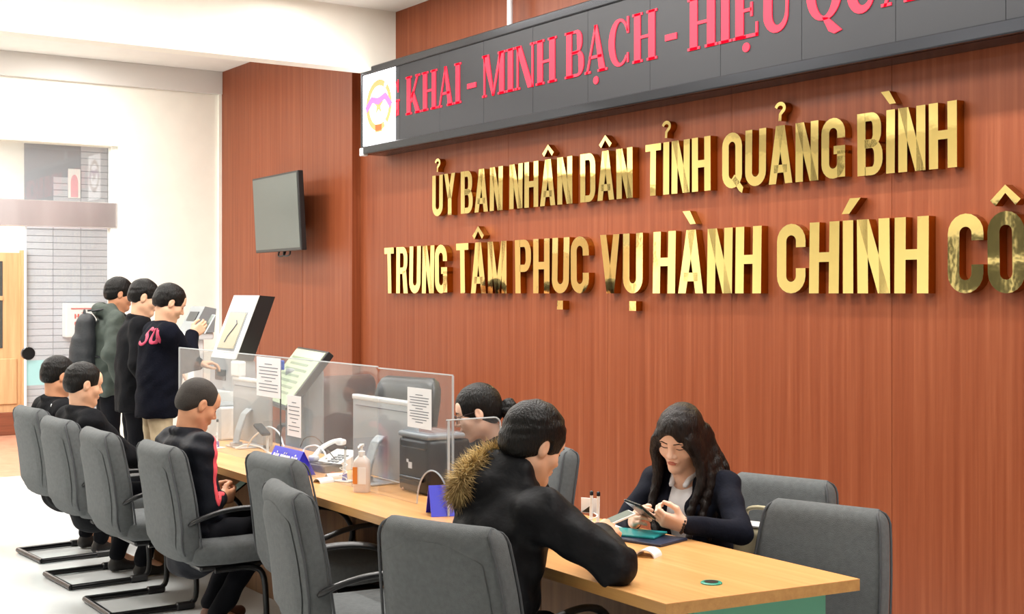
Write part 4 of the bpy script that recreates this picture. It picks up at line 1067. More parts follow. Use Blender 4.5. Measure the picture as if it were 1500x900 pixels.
class Human:
    def __init__(s, label, loc, rz, sit=True, lean=12, twist=0, head=(30, 0, 0), sh=.178, fem=False, scale=1.0, neck=None, pz=None, fine=True, hunch=.0):
        s.loc = Vector(loc); s.rz = rz; s.fine = fine; s.fem = fem; s.label = label
        s.Rw = Matrix.Rotation(rz, 3, 'Z')
        pz = pz if pz is not None else (.535 if sit else .93)
        s.P = A3((0, 0, pz)); a = math.radians(lean); sp = A3((0, math.sin(a), math.cos(a)))
        tw = math.radians(twist); s.ax = A3((math.cos(tw), math.sin(tw), 0)); s.sp = sp
        s.N = s.P + sp * .475 + A3((0, hunch, 0)); s.ch = s.P + sp * .33; s.wa = s.P + sp * .14
        s.SR = s.P + sp * .425 + s.ax * sh + A3((0, hunch * .8, 0)); s.SL = s.P + sp * .425 - s.ax * sh + A3((0, hunch * .8, 0))
        na = math.radians(lean * .6 + 12 if neck is None else neck)
        s.R = rotm(*head); s.hc = s.N + A3((0, math.sin(na), math.cos(na))) * .125 + s.R @ A3((0, .018, .035))
        s.sit = sit
        s.body = None; s.S = None
    def L(s, w): return s.Rw.transposed() @ (Vector(w) - s.loc)
    def h(s, p): return s.hc + s.R @ A3(p)
    def head_sdf(s):
        S = Sdf(); h = s.h; R = s.R; fm = s.fem
        E = lambda c, r: ell(h(c), r, R); K = lambda a, b, r1, r2: rcone(h(a), h(b), r1, r2)
        S.add(E((0, -.016, .030), (.073, .093, .083)), .02)
        S.add(E((0, .022, -.030), (.057 if fm else .063, .066, .080)), .03)
        jw = .033 if fm else .046
        for sx in (-1, 1):
            S.add(K((sx * jw, .0, -.060), (sx * (.007 if fm else .012), .064, -.098), .023, .017 if fm else .020), .03)
            S.add(E((sx * .036, .056, -.030), (.026, .022, .024)), .025)
        S.add(E((0, .070, -.098), (.016 if fm else .022, .016, .014)), .02)
        S.add(K((-.036, .073, .022), (.036, .073, .022), .013, .013), .025)
        S.add(E((0, .066, .05), (.05, .02, .03)), .03)
        for sx in (-1, 1): S.sub(E((sx * .032, .098, .001), (.019, .017, .010)), .016)
        for sx in (-1, 1): S.add(E((sx * .031, .071, .001), (.016, .013, .0105)), .006)
        S.add(K((0, .083, .010), (0, .105, -.029), .0065, .0100), .013)
        for sx in (-1, 1): S.add(E((sx * .0115, .091, -.035), (.0085, .010, .0075)), .008)
        S.add(E((0, .083, -.060), (.024, .012, .014)), .012)
        S.add(E((0, .0905, -.057), (.021, .0062, .0045)), .005); S.add(E((0, .0895, -.067), (.018, .0065, .0055)), .005)
        S.sub(E((0, .0975, -.0618), (.021, .004, .0012)), .003)
        for sx in (-1, 1):
            S.add(E((sx * .0755, -.008, -.006), (.009, .019, .031)), .008); S.sub(E((sx * .086, -.003, -.002), (.006, .009, .016)), .006)
        nb = s.N
        S.add(rcone(h((0, -.018, -.055)), nb + A3((0, .01, -.02)), .050 if fm else .056, .052 if fm else .060), .03)
        S.add(rcone(nb + A3((0, .02, -.03)), nb - s.sp * .12, .05, .07), .04)
        return S
    def hand(s, wrist, d, n, right, curl=(35, 40, 30), spread=.004, thumb=.5, elbow=None):
        S = Sdf(); w = A3(wrist); d = A3(Vector(d).normalized()); n = A3(n); n = n - d * float(n @ d); n = n / np.linalg.norm(n)
        t = np.cross(d, n) * (1 if right else -1); k = .92 if s.fem else 1.0
        fa = (A3(elbow) - w); fa = fa / np.linalg.norm(fa); S.add(rcone(w + fa * .06, w, .026 * k, .024 * k), .02).add(rcone(w, w + d * .02, .024 * k, .022 * k), .02)
        for o in (-.027, -.009, .009, .027): S.add(rcone(w + d * .015 + t * o * .7 * k, w + d * .085 * k + t * o * k, .0155 * k, .0125 * k), .014)
        for i, (o, ln, r) in enumerate(((.029, .074, .0088), (.010, .083, .0090), (-.010, .077, .0086), (-.028, .060, .0078))):
            p = w + d * (.088 + (.004 if i in (1, 2) else 0)) * k + t * o * k; ang = 0; dirb = d + t * (o * spread * 30)
            dirb = dirb / np.linalg.norm(dirb)
            for j, fr in enumerate((.45, .31, .24)):
                ang += math.radians(curl[j] * (1 + .08 * i)); dv = dirb * math.cos(ang) + n * math.sin(ang)
                q = p + dv * ln * fr * k; S.add(rcone(p, q, r * k * (1 - .08 * j), r * k * (.94 - .08 * j)), .004); p = q
        a = w + d * .028 * k + t * .022 * k + n * .006; b = a + (d * .62 + t * .62 + n * .38 * thumb * 2) * .042 * k; c = b + (d * .9 + t * (.25 - .3 * thumb) + n * .35) * .032 * k; e = c + (d * .95 - t * .15 + n * .25) * .024 * k
        S.add(rcone(a, b, .0165 * k, .0115 * k), .012); S.add(rcone(b, c, .0112 * k, .0098 * k), .004); S.add(rcone(c, e, .0098 * k, .0082 * k), .004)
        return S
    def arm(s, right, target, hint):
        Sh = s.SR if right else s.SL; k = .94 if s.fem else 1
        e, w = ik(Sh, target, .275 * k, .245 * k, hint); return A3(e), A3(w)
    def build(s, skin, arms, hands=True, legs=None):
        """arms: {True/False: (elbow, wrist, handdir, palm normal, curl)}"""
        s.arms = arms; hh = .003 if s.fine else .0042
        H = s.head_sdf(); s.H = H; parts = [H.mesh(hh)]
        T = Sdf(); T.add(eseg(s.P, s.wa, .085, .075, 1.4, s.ax), .04).add(eseg(s.wa, s.ch, .075, .085, 1.4, s.ax), .04).add(rcone(s.SL, s.SR, .04, .04), .04).add(rcone(s.ch, s.N, .06, .045), .04)
        for r, (e, w, hd, pn, cu) in arms.items():
            Sh = s.SR if r else s.SL
            T.add(rcone(Sh, e, .034, .028), .02).add(rcone(e, w, .028, .02), .02)
            if hands: parts.append(s.hand(w, hd, pn, r, cu[:3], thumb=(cu[3] if len(cu) > 3 else .5), elbow=e).mesh(hh))
        s.legs = legs
        for sx in (-1, 1):
            hp, kn, an = s.leg_pts(sx)
            T.add(rcone(hp, kn, .065, .045), .03).add(rcone(kn, an, .045, .032), .02).add(rcone(an, an + A3((0, .10, -.05)), .03, .025), .02)
        parts.append(T.mesh(.014))
        s.body = nmesh('person', parts, skin)
        s.body.location = s.loc; s.body.rotation_euler = (0, 0, s.rz); tag(s.body, s.label, 'person')
        return s
    def leg_pts(s, sx):
        if s.legs and sx in s.legs: kn, an = s.legs[sx]; return s.P + A3((sx * .085, 0, -.01)), A3(kn), A3(an)
        if s.sit: return s.P + A3((sx * .085, .0, -.01)), A3((sx * .12, .37, .49)), A3((sx * .12, .30, .10))
        return s.P + A3((sx * .085, 0, -.02)), A3((sx * .10, .015, .50)), A3((sx * .11, -.015, .10))
    def trousers(s, m, shoe='shoe', bulk=.95):
        S = Sdf(); S.add(eseg(s.P + A3((0, -.005, .05)), s.P + A3((0, 0, -.02)), .105 * bulk, .10 * bulk, 1.45, s.ax), .04)
        for sx in (-1, 1):
            hp, kn, an = s.leg_pts(sx)
            S.add(rcone(hp, kn, .088 * bulk, .066 * bulk), .03).add(rcone(kn, an + A3((0, 0, .0)), .064 * bulk, .050 * bulk), .025)
            d = A3((0, 1, 0))
            F_ = Sdf(); F_.add(rcone(an + A3((0, -.02, -.062)), an + A3((0, .15, -.066)), .036, .030), .03).add(rcone(an + A3((0, 0, -.02)), an + A3((0, .03, -.055)), .038, .034), .02)
            v = F_.mesh(.008); v[0][:, 2] = np.maximum(v[0][:, 2], .003); nmesh('shoe', [v], shoe, s.body)
        S.post = folds(.004, 45, 3)
        nmesh('trousers', [S.mesh(.010 if s.fine else .012)], m, s.body)
    def jacket(s, m, name='jacket', bulk=1.0, hem=-.10, collar=.0, vneck=None, seed=1, amp=.004, kk=48, res=None, sleeve=1.0, hood=None, belly=0, shr=.062, cuff=.0, flat_hem=None):
        S = Sdf(); b = bulk; f = 1.38 if not s.fem else 1.32; P = s.P
        S.add(eseg(P + s.sp * hem, s.wa, .112 * b, .114 * b, f, s.ax), .03)
        S.add(eseg(s.wa, s.ch + A3((0, .004, 0)), .114 * b, .118 * b, f, s.ax), .03)
        if belly: S.add(ell(s.wa + A3((0, .06, -.02)), (.13, .09, .13)), .06)
        if s.fem:
            for sx in (-1, 1): S.add(ell(s.ch + s.ax * sx * .065 + A3((0, .085, -.0)), (.055, .045, .055)), .05)
        S.add(rcone(s.SL - s.sp * .01, s.SR - s.sp * .01, shr * b, shr * b), .05)
        for Q in (s.SL, s.SR): S.add(rcone(s.N - s.sp * .035, Q, .050 * b, .048 * b), .04)
        S.add(eseg(s.ch, s.N - s.sp * .04, .10 * b, .065 * b, 1.35, s.ax), .04)
        for r, (e, w, hd, pn, cu) in s.arms.items():
            Sh = s.SR if r else s.SL; ee = A3(e)
            S.add(rcone(Sh, e, (.064 if not s.fem else .055) * b * sleeve, (.053 if not s.fem else .044) * b * sleeve), .03)
            we = A3(w) - (A3(w) - ee) * (.02 + cuff); S.add(rcone(e, we, (.052 if not s.fem else .043) * b * sleeve, (.040 if not s.fem else .033) * b * sleeve), .018)
        if flat_hem is not None:
            def half(x, y, z): return (z - flat_hem) + 0 * x + 0 * y
            S.add(eseg(P + A3((0, 0, flat_hem - float(P[2]) - .05)), s.ch, .118 * b, .120 * b, f * 1.06, s.ax), .04)
        if collar:
            n = 14
            for i in range(n):
                a0, a1 = 2 * PI * i / n, 2 * PI * (i + 1) / n
                q = lambda a: s.N + A3((.066 * math.cos(a), .060 * math.sin(a) + .006, -.005 + .012 * (-math.sin(a)) + collar * .5)) 
                S.add(rcone(q(a0), q(a1), .015 + collar * .3), .012)
        if vneck:
            w0, w1 = vneck; zz = [float(s.P[2]) - .2, float(s.wa[2]), float(s.ch[2]), float(s.N[2])]
            def wedge(x, y, z):
                w = np.interp(z, zz, [w0, w0, w1, w1 * 1.1]); return np.maximum(np.abs(x) - w, .02 - y) + 0 * z
            S.sub((wedge, s.P + A3((-.1, .02, -.2)), s.N + A3((.1, .4, .1))), .006)
            S.sub(ell(s.N + A3((0, .02, .06)), (.062, .07, .09)), .01)
        else:
            S.sub(ell(s.N + A3((0, .02, .075)), (.055, .062, .07)), .008)
        if hood: hood(S)
        if flat_hem is not None: S.sub((half, P + A3((-.45, -.4, -.6)), A3((.45, .5, flat_hem + .02))), .006)
        S.post = folds(amp, kk, seed)
        s.J = S
        return nmesh(name, [S.mesh(res or (.0075 if s.fine else .010))], m, s.body)
    def front(s, strokes):
        """strokes: (x0,z0,x1,z1,r0,r1) drawn on the front of the face, in head coordinates"""
        R = s.R; c = s.hc
        def f(x, y, z):
            px, py, pz = x - c[0], y - c[1], z - c[2]
            u = px * R[0, 0] + py * R[1, 0] + pz * R[2, 0]; v = px * R[0, 1] + py * R[1, 1] + pz * R[2, 1]; w = px * R[0, 2] + py * R[1, 2] + pz * R[2, 2]
            d = None
            for x0, z0, x1, z1, r0, r1 in strokes:
                dx, dz = x1 - x0, z1 - z0; t = np.clip(((u - x0) * dx + (w - z0) * dz) / (dx * dx + dz * dz + 1e-9), 0, 1)
                q = np.sqrt((u - x0 - t * dx) ** 2 + (w - z0 - t * dz) ** 2) - (r0 + (r1 - r0) * t); d = q if d is None else np.minimum(d, q)
            return np.maximum(d, .03 - v)
        P = np.array([s.h((x, y, z)) for k in strokes for x, z in ((k[0], k[1]), (k[2], k[3])) for y in (.03, .12)]); return f, P.min(0) - .008, P.max(0) + .008
    def face(s, lips='lips_m', brow=True, eyes=True, bw=.0034):
        H = s.H; q = .0016 if s.fine else .003
        for sx in (-1, 1):
            if brow: nmesh('eyebrow', [decal(H, s.front([(sx * .014, .0200, sx * .034, .0255, bw, bw), (sx * .034, .0255, sx * .050, .021, bw, bw * .45)]), .0014, q)], 'brow', s.body)
            if eyes: nmesh('eye', [decal(H, s.front([(sx * .0175, -.0035, sx * .030, -.0050, .0012, .0024), (sx * .030, -.0050, sx * .0465, -.0010, .0024, .0014)]), .0016, q)], 'brow', s.body)
        nmesh('lips', [decal(H, s.front([(-.019, -.0605, -.006, -.0565, .0018, .0034), (-.006, -.0565, .006, -.0565, .0034, .0034), (.006, -.0565, .019, -.0605, .0034, .0018), (-.012, -.0655, .012, -.0655, .0038, .0038)]), .0009, q)], lips, s.body)
    def hair_short(s, m='hair', thick=.012, fringe=.058, nape=-.05, side=-.012, top=.0, amp=.003, res=.004, name='hair'):
        S = Sdf(); h = s.h; E = lambda c, r: ell(h(c), r, s.R)
        S.add(E((0, -.016, .032 + top * .5), (.073 + thick * .75, .093 + thick, .083 + thick + top * .5)), .01)
        S.add(E((0, -.055, -.012), (.062 + thick * .5, .055 + thick * .6, .062)), .02)
        S.sub(E((0, .135, fringe - .105), (.105, .088, .105)), .012)
        S.sub(E((0, .045, side - .095), (.13, .082, .09)), .012)
        S.sub(E((0, -.02, nape - .10), (.12, .14, .095)), .012)
        for sx in (-1, 1): S.sub(E((sx * .086, .0, side - .01), (.02, .026, .036)), .008)
        S.post = folds(amp * .35, 150, 5)
        s.hairS = S
        return nmesh(name, [S.mesh(res)], m, s.body)
def deg(*v): return math.radians(v[0])
def dirv(a, b): return Vector(b) - Vector(a)
DN = (0, 0, -1)
def seat_loc(key, back=.10):
    loc, rz, _ = CH[key]; a = rz; return (loc[0] + math.sin(a) * back, loc[1] - math.cos(a) * back, 0), rz

# ---- young woman in the navy blazer
W = Human('young woman with long wavy dark hair in navy blazer looking at her phone', (-3.86, 3.50, 0), math.radians(180 + 18), lean=10, head=(24, 6, -6), sh=.150, fem=True, pz=.475, neck=24)
ph_w = at(938, 752, Y=3.02)                      # phone
rt = W.L(at(933, 765, Y=3.07)); lt = W.L(at(985, 772, Y=3.10))
wr = Vector(rt) + Vector((.05, -.06, -.01)); wl_ = Vector(lt) + Vector((-.03, -.045, 0))
eR, wR = W.arm(True, wr, (.9, -.3, -.7)); eL, wL = W.arm(False, wl_, (-.9, -.1, -.6))
W.build('skin_f', {True: (eR, wR, Vector(rt) - Vector(wR) + Vector((-.04, .05, .05)), (-.8, .3, .2), (28, 48, 40, .6)), False: (eL, wL, W.L(ph_w) - Vector(wL), (.75, .1, .5), (30, 55, 45, .7))})
W.trousers('trouser')
S = Sdf(); S.add(eseg(W.P, W.ch, .100, .106, 1.3, W.ax), .05)
for sx in (-1, 1): S.add(ell(W.ch + W.ax * sx * .06 + A3((0, .075, 0)), (.05, .045, .05)), .05)
S.add(eseg(W.ch, W.N - W.sp * .03, .092, .062, 1.25, W.ax), .04); S.sub(ell(W.N + A3((0, .07, .045)), (.035, .06, .06)), .01)
for sx in (-1, 1): S.add(rcone(W.N + A3((sx * .045, .02, .015)), W.N + A3((sx * .03, .085, -.045)), .014, .010), .012)
nmesh('shirt', [S.mesh(.006)], 'shirt', W.body)
W.jacket('navy', 'blazer', bulk=1.0, vneck=(.055, .040), amp=.004, sleeve=.98, shr=.05)
W.face('lips', bw=.0026); 
# long hair: cap, side curtains and wavy locks
S = Sdf(); h = W.h; E = lambda c, r: ell(h(c), r, W.R)
S.add(E((0, -.008, .036), (.086, .112, .094)), .01).add(E((0, -.055, -.03), (.082, .062, .09)), .03)
S.sub(E((.004, .135, -.048), (.063, .084, .124)), .008)
Dn = np.array([0, 0, -1.0]); rng = np.random.RandomState(4)
def lock(S, p0, pts, r0, r1, wav, ph):
    P = [A3(p0)] + [A3(p) for p in pts]; Q = bez([Vector(p) for p in P], 18)
    for i, q in enumerate(Q): q.x += wav * math.sin(ph + i * .75) * (i / len(Q)); q.y += wav * .6 * math.cos(ph + i * .8) * (i / len(Q))
    for i in range(len(Q) - 1):
        t0, t1 = i / (len(Q) - 1), (i + 1) / (len(Q) - 1); S.add(rcone(Q[i], Q[i + 1], r0 + (r1 - r0) * t0, r0 + (r1 - r0) * t1), .014)
ch = W.ch
for sx in (-1, 1):
    for k in range(6):
        a = k / 5
        p0 = h((sx * (.070 - .012 * (1 - a)), .060 - .13 * a, .03 - .02 * a)); p1 = h((sx * .086, .045 - .12 * a, -.05))
        p2 = W.N + A3((sx * (.095 + .01 * k), .085 - .10 * a, -.04)); p3 = W.N + A3((sx * (.085 + .015 * k), .135 - .15 * a, -.16 - .02 * (k % 2))); 
        p4 = W.N + A3((sx * (.07 + .012 * k), .15 - .17 * a, -.245 + .03 * (k % 3)))
        lock(S, p0, [p1, p2, p3, p4], .024, .008, .016, rng.uniform(0, 6))
for k in range(5):
    x = (k - 2) * .032
    lock(S, h((x, -.085, -.01)), [h((x * 1.2, -.105, -.07)), W.N + A3((x * 1.8, -.085, -.02)), W.N + A3((x * 2.0, -.12, -.15)), W.N + A3((x * 2.0, -.12, -.23))], .026, .010, .014, rng.uniform(0, 6))
S.sub(E((0, .16, -.06), (.044, .10, .075)), .01)
S.post = folds(.0012, 160, 8)
nmesh('hair', [S.mesh(.0048)], 'hair_b', W.body)
# a stray curl beside the shoulder
q = W.N + A3((-.15, -.04, .02))
MB().tube(bez([Vector(W.N + A3((-.10, -.02, .03))), Vector(q), Vector(q + A3((-.035, .0, .05))), Vector(q + A3((-.05, 0, .10)))], 14), [.004] * 13 + [.002] * 0, 5).build('stray_curl', 'hair_b', W.body, True) if False else None
# bracelet
bd = (W.L(ph_w) - Vector(wL)).normalized(); bc = Vector(wL) + bd * .012; bu = bd.orthogonal().normalized(); bv = bd.cross(bu)
br = MB()
for k in range(16):
    a = 2 * PI * k / 16; br.lathe([(.001, -.006), (.0055, -.003), (.0055, .003), (.001, .006)], bc + (bu * math.cos(a) + bv * math.sin(a)) * .029, 8)
br.build('bracelet', 'bead', W.body, True)
def phone(label, pos, rz, tiltx, tilty=0, m='phone'):
    t = thing('smartphone', label, 'phone', pos); t.rotation_euler = (tiltx, tilty, rz)
    MB().box((0, 0, 0), (.072, .148, .009), .004, 2).build('case', m, t); MB().box((0, 0, .0048), (.066, .138, .0012), .0004, 1).build('display', 'phone_scr', t)
    MB().box((-.02, .055, -.0052), (.02, .02, .002), .0008, 1).build('camera_bump', 'black', t); return t
phone('dark smartphone held up by the young woman in the blazer', ph_w + Vector((0, .0, .012)), math.radians(198), math.radians(28), math.radians(-12))

# ---- man in the fur-hooded parka
loc, rz = seat_loc('G', .02)
rzm = math.radians(8)
Mn = Human('man in black parka with fur hood leaning over the counter', (-3.47, 2.23, 0), rzm, lean=14, head=(24, -10, 0), sh=.185, pz=.54, neck=26, hunch=.02, twist=-8)
rt = Mn.L(at(876, 784, Y=2.60)); lt = Mn.L(at(868, 786, Y=2.80))
el = Mn.L(at(846, 832, Z=.80))
wr = Vector(rt)
eR, wR = Mn.arm(True, wr, (1, -1.0, -.12)); eL, wL = Mn.arm(False, Vector(lt) + Vector((-.08, -.06, 0)), (-.8, -.3, -.7))
Mn.build('skin_p', {True: (eR, wR, (-.25, .95, .12), (-.6, .1, -.75), (20, 26, 20, .4)), False: (eL, wL, (.65, .75, -.05), (.1, .2, -1), (25, 30, 20, .4))})
Mn.trousers('trouser')
def hoodf(S):
    for px, py, dd, r in ((712, 690, 4.28, .055), (730, 684, 4.27, .055), (745, 690, 4.25, .05), (700, 712, 4.22, .055), (722, 712, 4.2, .055), (690, 732, 4.22, .05), (760, 690, 4.2, .045)):
        S.add(ell(Mn.L(at(px, py, D=dd)), (r, r, r)), .05)
Mn.jacket('parka', 'parka', bulk=1.14, hem=-.16, collar=.03, amp=.006, kk=55, seed=3, hood=hoodf, sleeve=1.06, cuff=.06)
Mn.face(eyes=True)
Mn.hair_short('hair', thick=.020, fringe=.030, nape=-.055, side=-.004, top=.012, amp=.004)
fw_ = [Mn.L(at(px, py, D=dd)) for px, py, dd in ((750, 664, 4.34), (728, 662, 4.30), (706, 672, 4.25), (688, 688, 4.20), (675, 706, 4.17), (672, 722, 4.19), (684, 726, 4.28), (700, 712, 4.38), (716, 694, 4.46))]
fp_ = [A3(p) for p in bez(fw_, 25)]
NF = len(fp_) - 1
core = MB().tube([Vector(p) for p in fp_], .020, 8)
fo = core.build('fur_trim', 'fur', Mn.body, True)
sp_ = MB(); sp2 = MB(); rng = random.Random(5)
for n_ in range(5200):
    i = rng.randrange(NF); t = rng.random(); c = Vector(fp_[i]).lerp(Vector(fp_[i + 1]), t); ax = (Vector(fp_[i + 1]) - Vector(fp_[i])).normalized()
    u = ax.orthogonal().normalized(); v = ax.cross(u); a = rng.uniform(0, 2 * PI); nrm = u * math.cos(a) + v * math.sin(a)
    d = (nrm + ax * rng.uniform(-.7, .7) + Vector((0, 0, -.25))).normalized(); b = c + nrm * .016; L = rng.uniform(.026, .06); w = rng.uniform(.0010, .0022)
    s1_ = d.orthogonal().normalized() * w; s2_ = d.cross(s1_).normalized() * w; tip = b + d * L + Vector((0, 0, -.008))
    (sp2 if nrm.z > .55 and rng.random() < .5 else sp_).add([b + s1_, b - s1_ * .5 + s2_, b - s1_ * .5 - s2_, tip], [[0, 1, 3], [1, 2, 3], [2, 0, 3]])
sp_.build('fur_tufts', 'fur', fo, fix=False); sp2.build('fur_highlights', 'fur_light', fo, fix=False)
phone('pale smartphone held in the parka man\'s hand', at(898, 763, Y=2.79), math.radians(-20), math.radians(20), 0, 'white_plastic')

# ---- woman with glasses behind the screen
G = Human('woman with glasses and low ponytail leaning over behind the plexiglass', (-5.08, 3.54, 0), math.radians(180 + 2), lean=22, head=(16, -34, 4), sh=.15, fem=True, pz=.53, neck=48)
eR, wR = G.arm(True, (.10, .50, .80), (.8, -.2, -.6)); eL, wL = G.arm(False, (-.14, .46, .80), (-.8, -.2, -.6))
G.build('skin_f', {True: (eR, wR, (0, 1, 0), DN, (20, 20, 15)), False: (eL, wL, (.2, 1, 0), DN, (20, 20, 15))})
G.trousers('trouser'); G.jacket('blackcloth', 'jacket', bulk=1.05, collar=.012, amp=.003)
G.face('lips_m'); G.hair_short('hair', thick=.016, fringe=.050, nape=-.06, side=-.006, top=.004, amp=.0015)
S = Sdf(); h = G.h
pts = [h((0, -.105, -.015)), h((0, -.140, -.02)), h((.0, -.155, -.06)), h((0, -.150, -.11)), h((0, -.135, -.15))]
for i in range(4): S.add(rcone(pts[i], pts[i + 1], (.022, .040, .042, .030)[i], (.040, .042, .030, .012)[i]), .02)
S.post = folds(.003, 150, 2); nmesh('ponytail', [S.mesh(.005)], 'hair', G.body)
gs = MB(); 
for sx in (-1, 1):
    gs.tube([Vector(h((sx * .034 + .023 * math.cos(a), .103 - .006 * abs(math.cos(a)) * (1 if math.cos(a) * sx > 0 else 0), -.004 + .019 * math.sin(a)))) for a in np.linspace(0, 2 * PI, 20)[:-1]], .0017, 6, closed=True)
    gs.tube([Vector(h((sx * .057, .098, .004))), Vector(h((sx * .074, .05, .006))), Vector(h((sx * .079, -.012, .008)))], .0017, 6)
gs.tube([Vector(h((-.012, .105, .0))), Vector(h((0, .108, .003))), Vector(h((.012, .105, .0)))], .0016, 6)
gs.build('glasses', 'glasses', G.body, True)

# ---- man with coral stripes
loc, rz = seat_loc('D', .135); loc = (loc[0] - .09, loc[1], 0)
B = Human('crop-haired man in navy track jacket with coral shoulder stripes', loc, rz, lean=-3, head=(26, 2, 2), sh=.19, pz=.48, neck=16)
tgt = B.L(at(346, 724, D=6.5))
eR, wR = B.arm(True, Vector(tgt) + Vector((.03, -.10, -.01)), (.8, -.5, -.6)); eL, wL = B.arm(False, Vector(tgt) + Vector((-.12, -.09, -.01)), (-.8, -.5, -.6))
B.build('skin_m', {True: (eR, wR, (-.35, .9, .05), (-.8, -.1, .3), (40, 50, 40, .6)), False: (eL, wL, (.4, .9, .05), (.8, -.1, .3), (40, 50, 40, .6))}, legs={1: ((.12, .36, .49), (.10, .10, .10)), -1: ((-.14, .36, .49), (-.14, .16, .10))})
B.trousers('trouser', 'shoe_brown'); B.jacket('track', 'track_jacket', bulk=1.08, collar=.022, amp=.005, seed=9, belly=1)
B.face(); B.hair_short('hair_short', thick=.007, fringe=.060, nape=-.05, side=.0, amp=.001)
sr = A3(B.SR); up = A3((0, .03, 1)); 
path = [B.N + A3((.07, .05, .0)), sr + A3((-.03, .06, .05)), sr + A3((.04, .06, .0)), sr * .5 + A3(eR) * .5 + A3((.05, .045, .0)), A3(eR) + A3((.045, .045, .02)), A3(eR) * .5 + A3(wR) * .5 + A3((.035, .01, .035)), A3(wR) + A3((.03, 0, .02))]
pp = bez([Vector(p) for p in path], 30)
nmesh('coral_stripe', [decal(B.J, multi([rcone(pp[i], pp[i + 1], .018, .018) for i in range(len(pp) - 1)]), .0035, .005)], 'stripe', B.body)
phone('dark smartphone in the hands of the man with coral stripes', B.body.matrix_basis @ (Vector(tgt) + Vector((-.045, .02, .02))), rz, math.radians(35))

# ---- two men seated at the far end
loc, rz = seat_loc('A', .125)
A_ = Human('farthest seated man in black jacket with a white shoulder mark', loc, rz, lean=-6, head=(14, 4, 0), sh=.185, pz=.49, fine=False, neck=4)
eR, wR = A_.arm(True, (.10, .34, .62), (.8, -.4, -.6)); eL, wL = A_.arm(False, (-.10, .34, .62), (-.8, -.4, -.6))
A_.build('skin_m', {True: (eR, wR, (-.3, 1, 0), DN, (30, 30, 20)), False: (eL, wL, (.3, 1, 0), DN, (30, 30, 20))}, legs={1: ((.12, .36, .49), (.12, .20, .10)), -1: ((-.12, .36, .49), (-.12, .2, .10))})
A_.trousers('trouser'); A_.jacket('blackcloth', bulk=1.1, collar=.022); A_.face(); A_.hair_short('hair', thick=.012, side=-.005)
nmesh('white_mark', [decal(A_.J, multi([rcone(A_.SR + A3((-.06, -.07 + .03 * k, .05)), A_.SR + A3((-.04, -.05 + .03 * k, .0)), .008) for k in (0, 1)]), .003, .005)], 'paper', A_.body)
loc, rz = seat_loc('B', .135)
Bm = Human('seated man in black jacket in front of the farthest seated man', loc, rz, lean=-8, head=(12, -2, 0), sh=.19, pz=.49, fine=False, neck=2)
eR, wR = Bm.arm(True, (.10, .34, .62), (.8, -.4, -.6)); eL, wL = Bm.arm(False, (-.10, .34, .62), (-.8, -.4, -.6))
Bm.build('skin_p', {True: (eR, wR, (-.3, 1, 0), DN, (30, 30, 20)), False: (eL, wL, (.3, 1, 0), DN, (30, 30, 20))}, legs={1: ((.12, .36, .49), (.12, .26, .10)), -1: ((-.12, .36, .49), (-.12, .2, .10))})
Bm.trousers('trouser'); Bm.jacket('blackcloth', bulk=1.12, collar=.022, seed=4); Bm.face(); Bm.hair_short('hair', thick=.011, fringe=.062, side=-.002)

# ---- three standing men
def stand(label, px, D, ztop_px, rzd, head, skin, **kw):
    p = at(px, ztop_px, D=D); z = p.z
    hm = Human(label, (p.x, p.y, 0), math.radians(rzd), sit=False, lean=kw.get('lean', 4), head=head, sh=kw.get('sh', .185), pz=kw.get('pz', .93), fine=False, neck=kw.get('neck', 10))
    dz = z - (hm.hc[2] + .118)
    for a in ('P', 'N', 'ch', 'wa', 'SR', 'SL', 'hc'): setattr(hm, a, getattr(hm, a) + A3((0, 0, dz)))
    return hm
s1_ = stand('standing man in grey-green hooded jacket wearing a black backpack', 158, 10.0, 408, -8, (12, 0, 0), 'skin_m', lean=5)
eR, wR = s1_.arm(True, (.24, .06, .96), (.7, -.6, -.2)); eL, wL = s1_.arm(False, (-.15, .26, 1.12), (-.7, -.6, -.4))
s1_.build('skin_m', {True: (eR, wR, (0, .25, -1), (-1, 0, 0), (25, 30, 20)), False: (eL, wL, (.2, 1, .1), DN, (30, 30, 20))})
s1_.trousers('trouser')
def hood2(S):
    for i in range(9):
        a = PI * (i / 8); S.add(ell(s1_.N + A3((math.cos(a) * .105, -.02 - .085 * math.sin(a), .012 + .02 * math.sin(a))), (.052, .05, .05)), .035)
s1_.jacket('greencloth', bulk=1.12, hem=-.06, flat_hem=.86, collar=.02, hood=hood2, seed=6, amp=.006); s1_.face(); s1_.hair_short('hair', thick=.016, nape=-.05, side=-.006)
bpk = thing('backpack', 'black backpack on the back of the man in the grey-green jacket', 'backpack', s1_.loc, s1_.rz)
c = s1_.ch + A3((0, -.20, -.05)); S = Sdf(); S.add(eseg(c + A3((0, .01, -.15)), c + A3((0, .01, .13)), .085, .075, 1.75, s1_.ax), .03).add(eseg(c + A3((0, -.06, -.14)), c + A3((0, -.05, .0)), .055, .05, 2.0, s1_.ax), .02); S.post = folds(.004, 40, 2); nmesh('pack_body', [S.mesh(.010)], 'bag', bpk)
for sx in (-1, 1): MB().tube(bez([Vector(s1_.ch + A3((sx * .09, -.16, .17))), Vector(s1_.SR * (sx > 0) + s1_.SL * (sx < 0) + A3((-sx * .06, -.01, .085))), Vector(s1_.ch + A3((sx * .12, .135, .06))), Vector(s1_.wa + A3((sx * .16, .05, .0))), Vector(s1_.ch + A3((sx * .12, -.14, -.17)))], 26), .016, 8, flat=.5).build('shoulder_strap', 'bag', bpk, True)
MB().tube(bez([Vector(c + A3((-.04, 0, .19))), Vector(c + A3((0, 0, .225))), Vector(c + A3((.04, 0, .19)))], 10), .008, 8).build('grab_handle', 'bag', bpk, True)

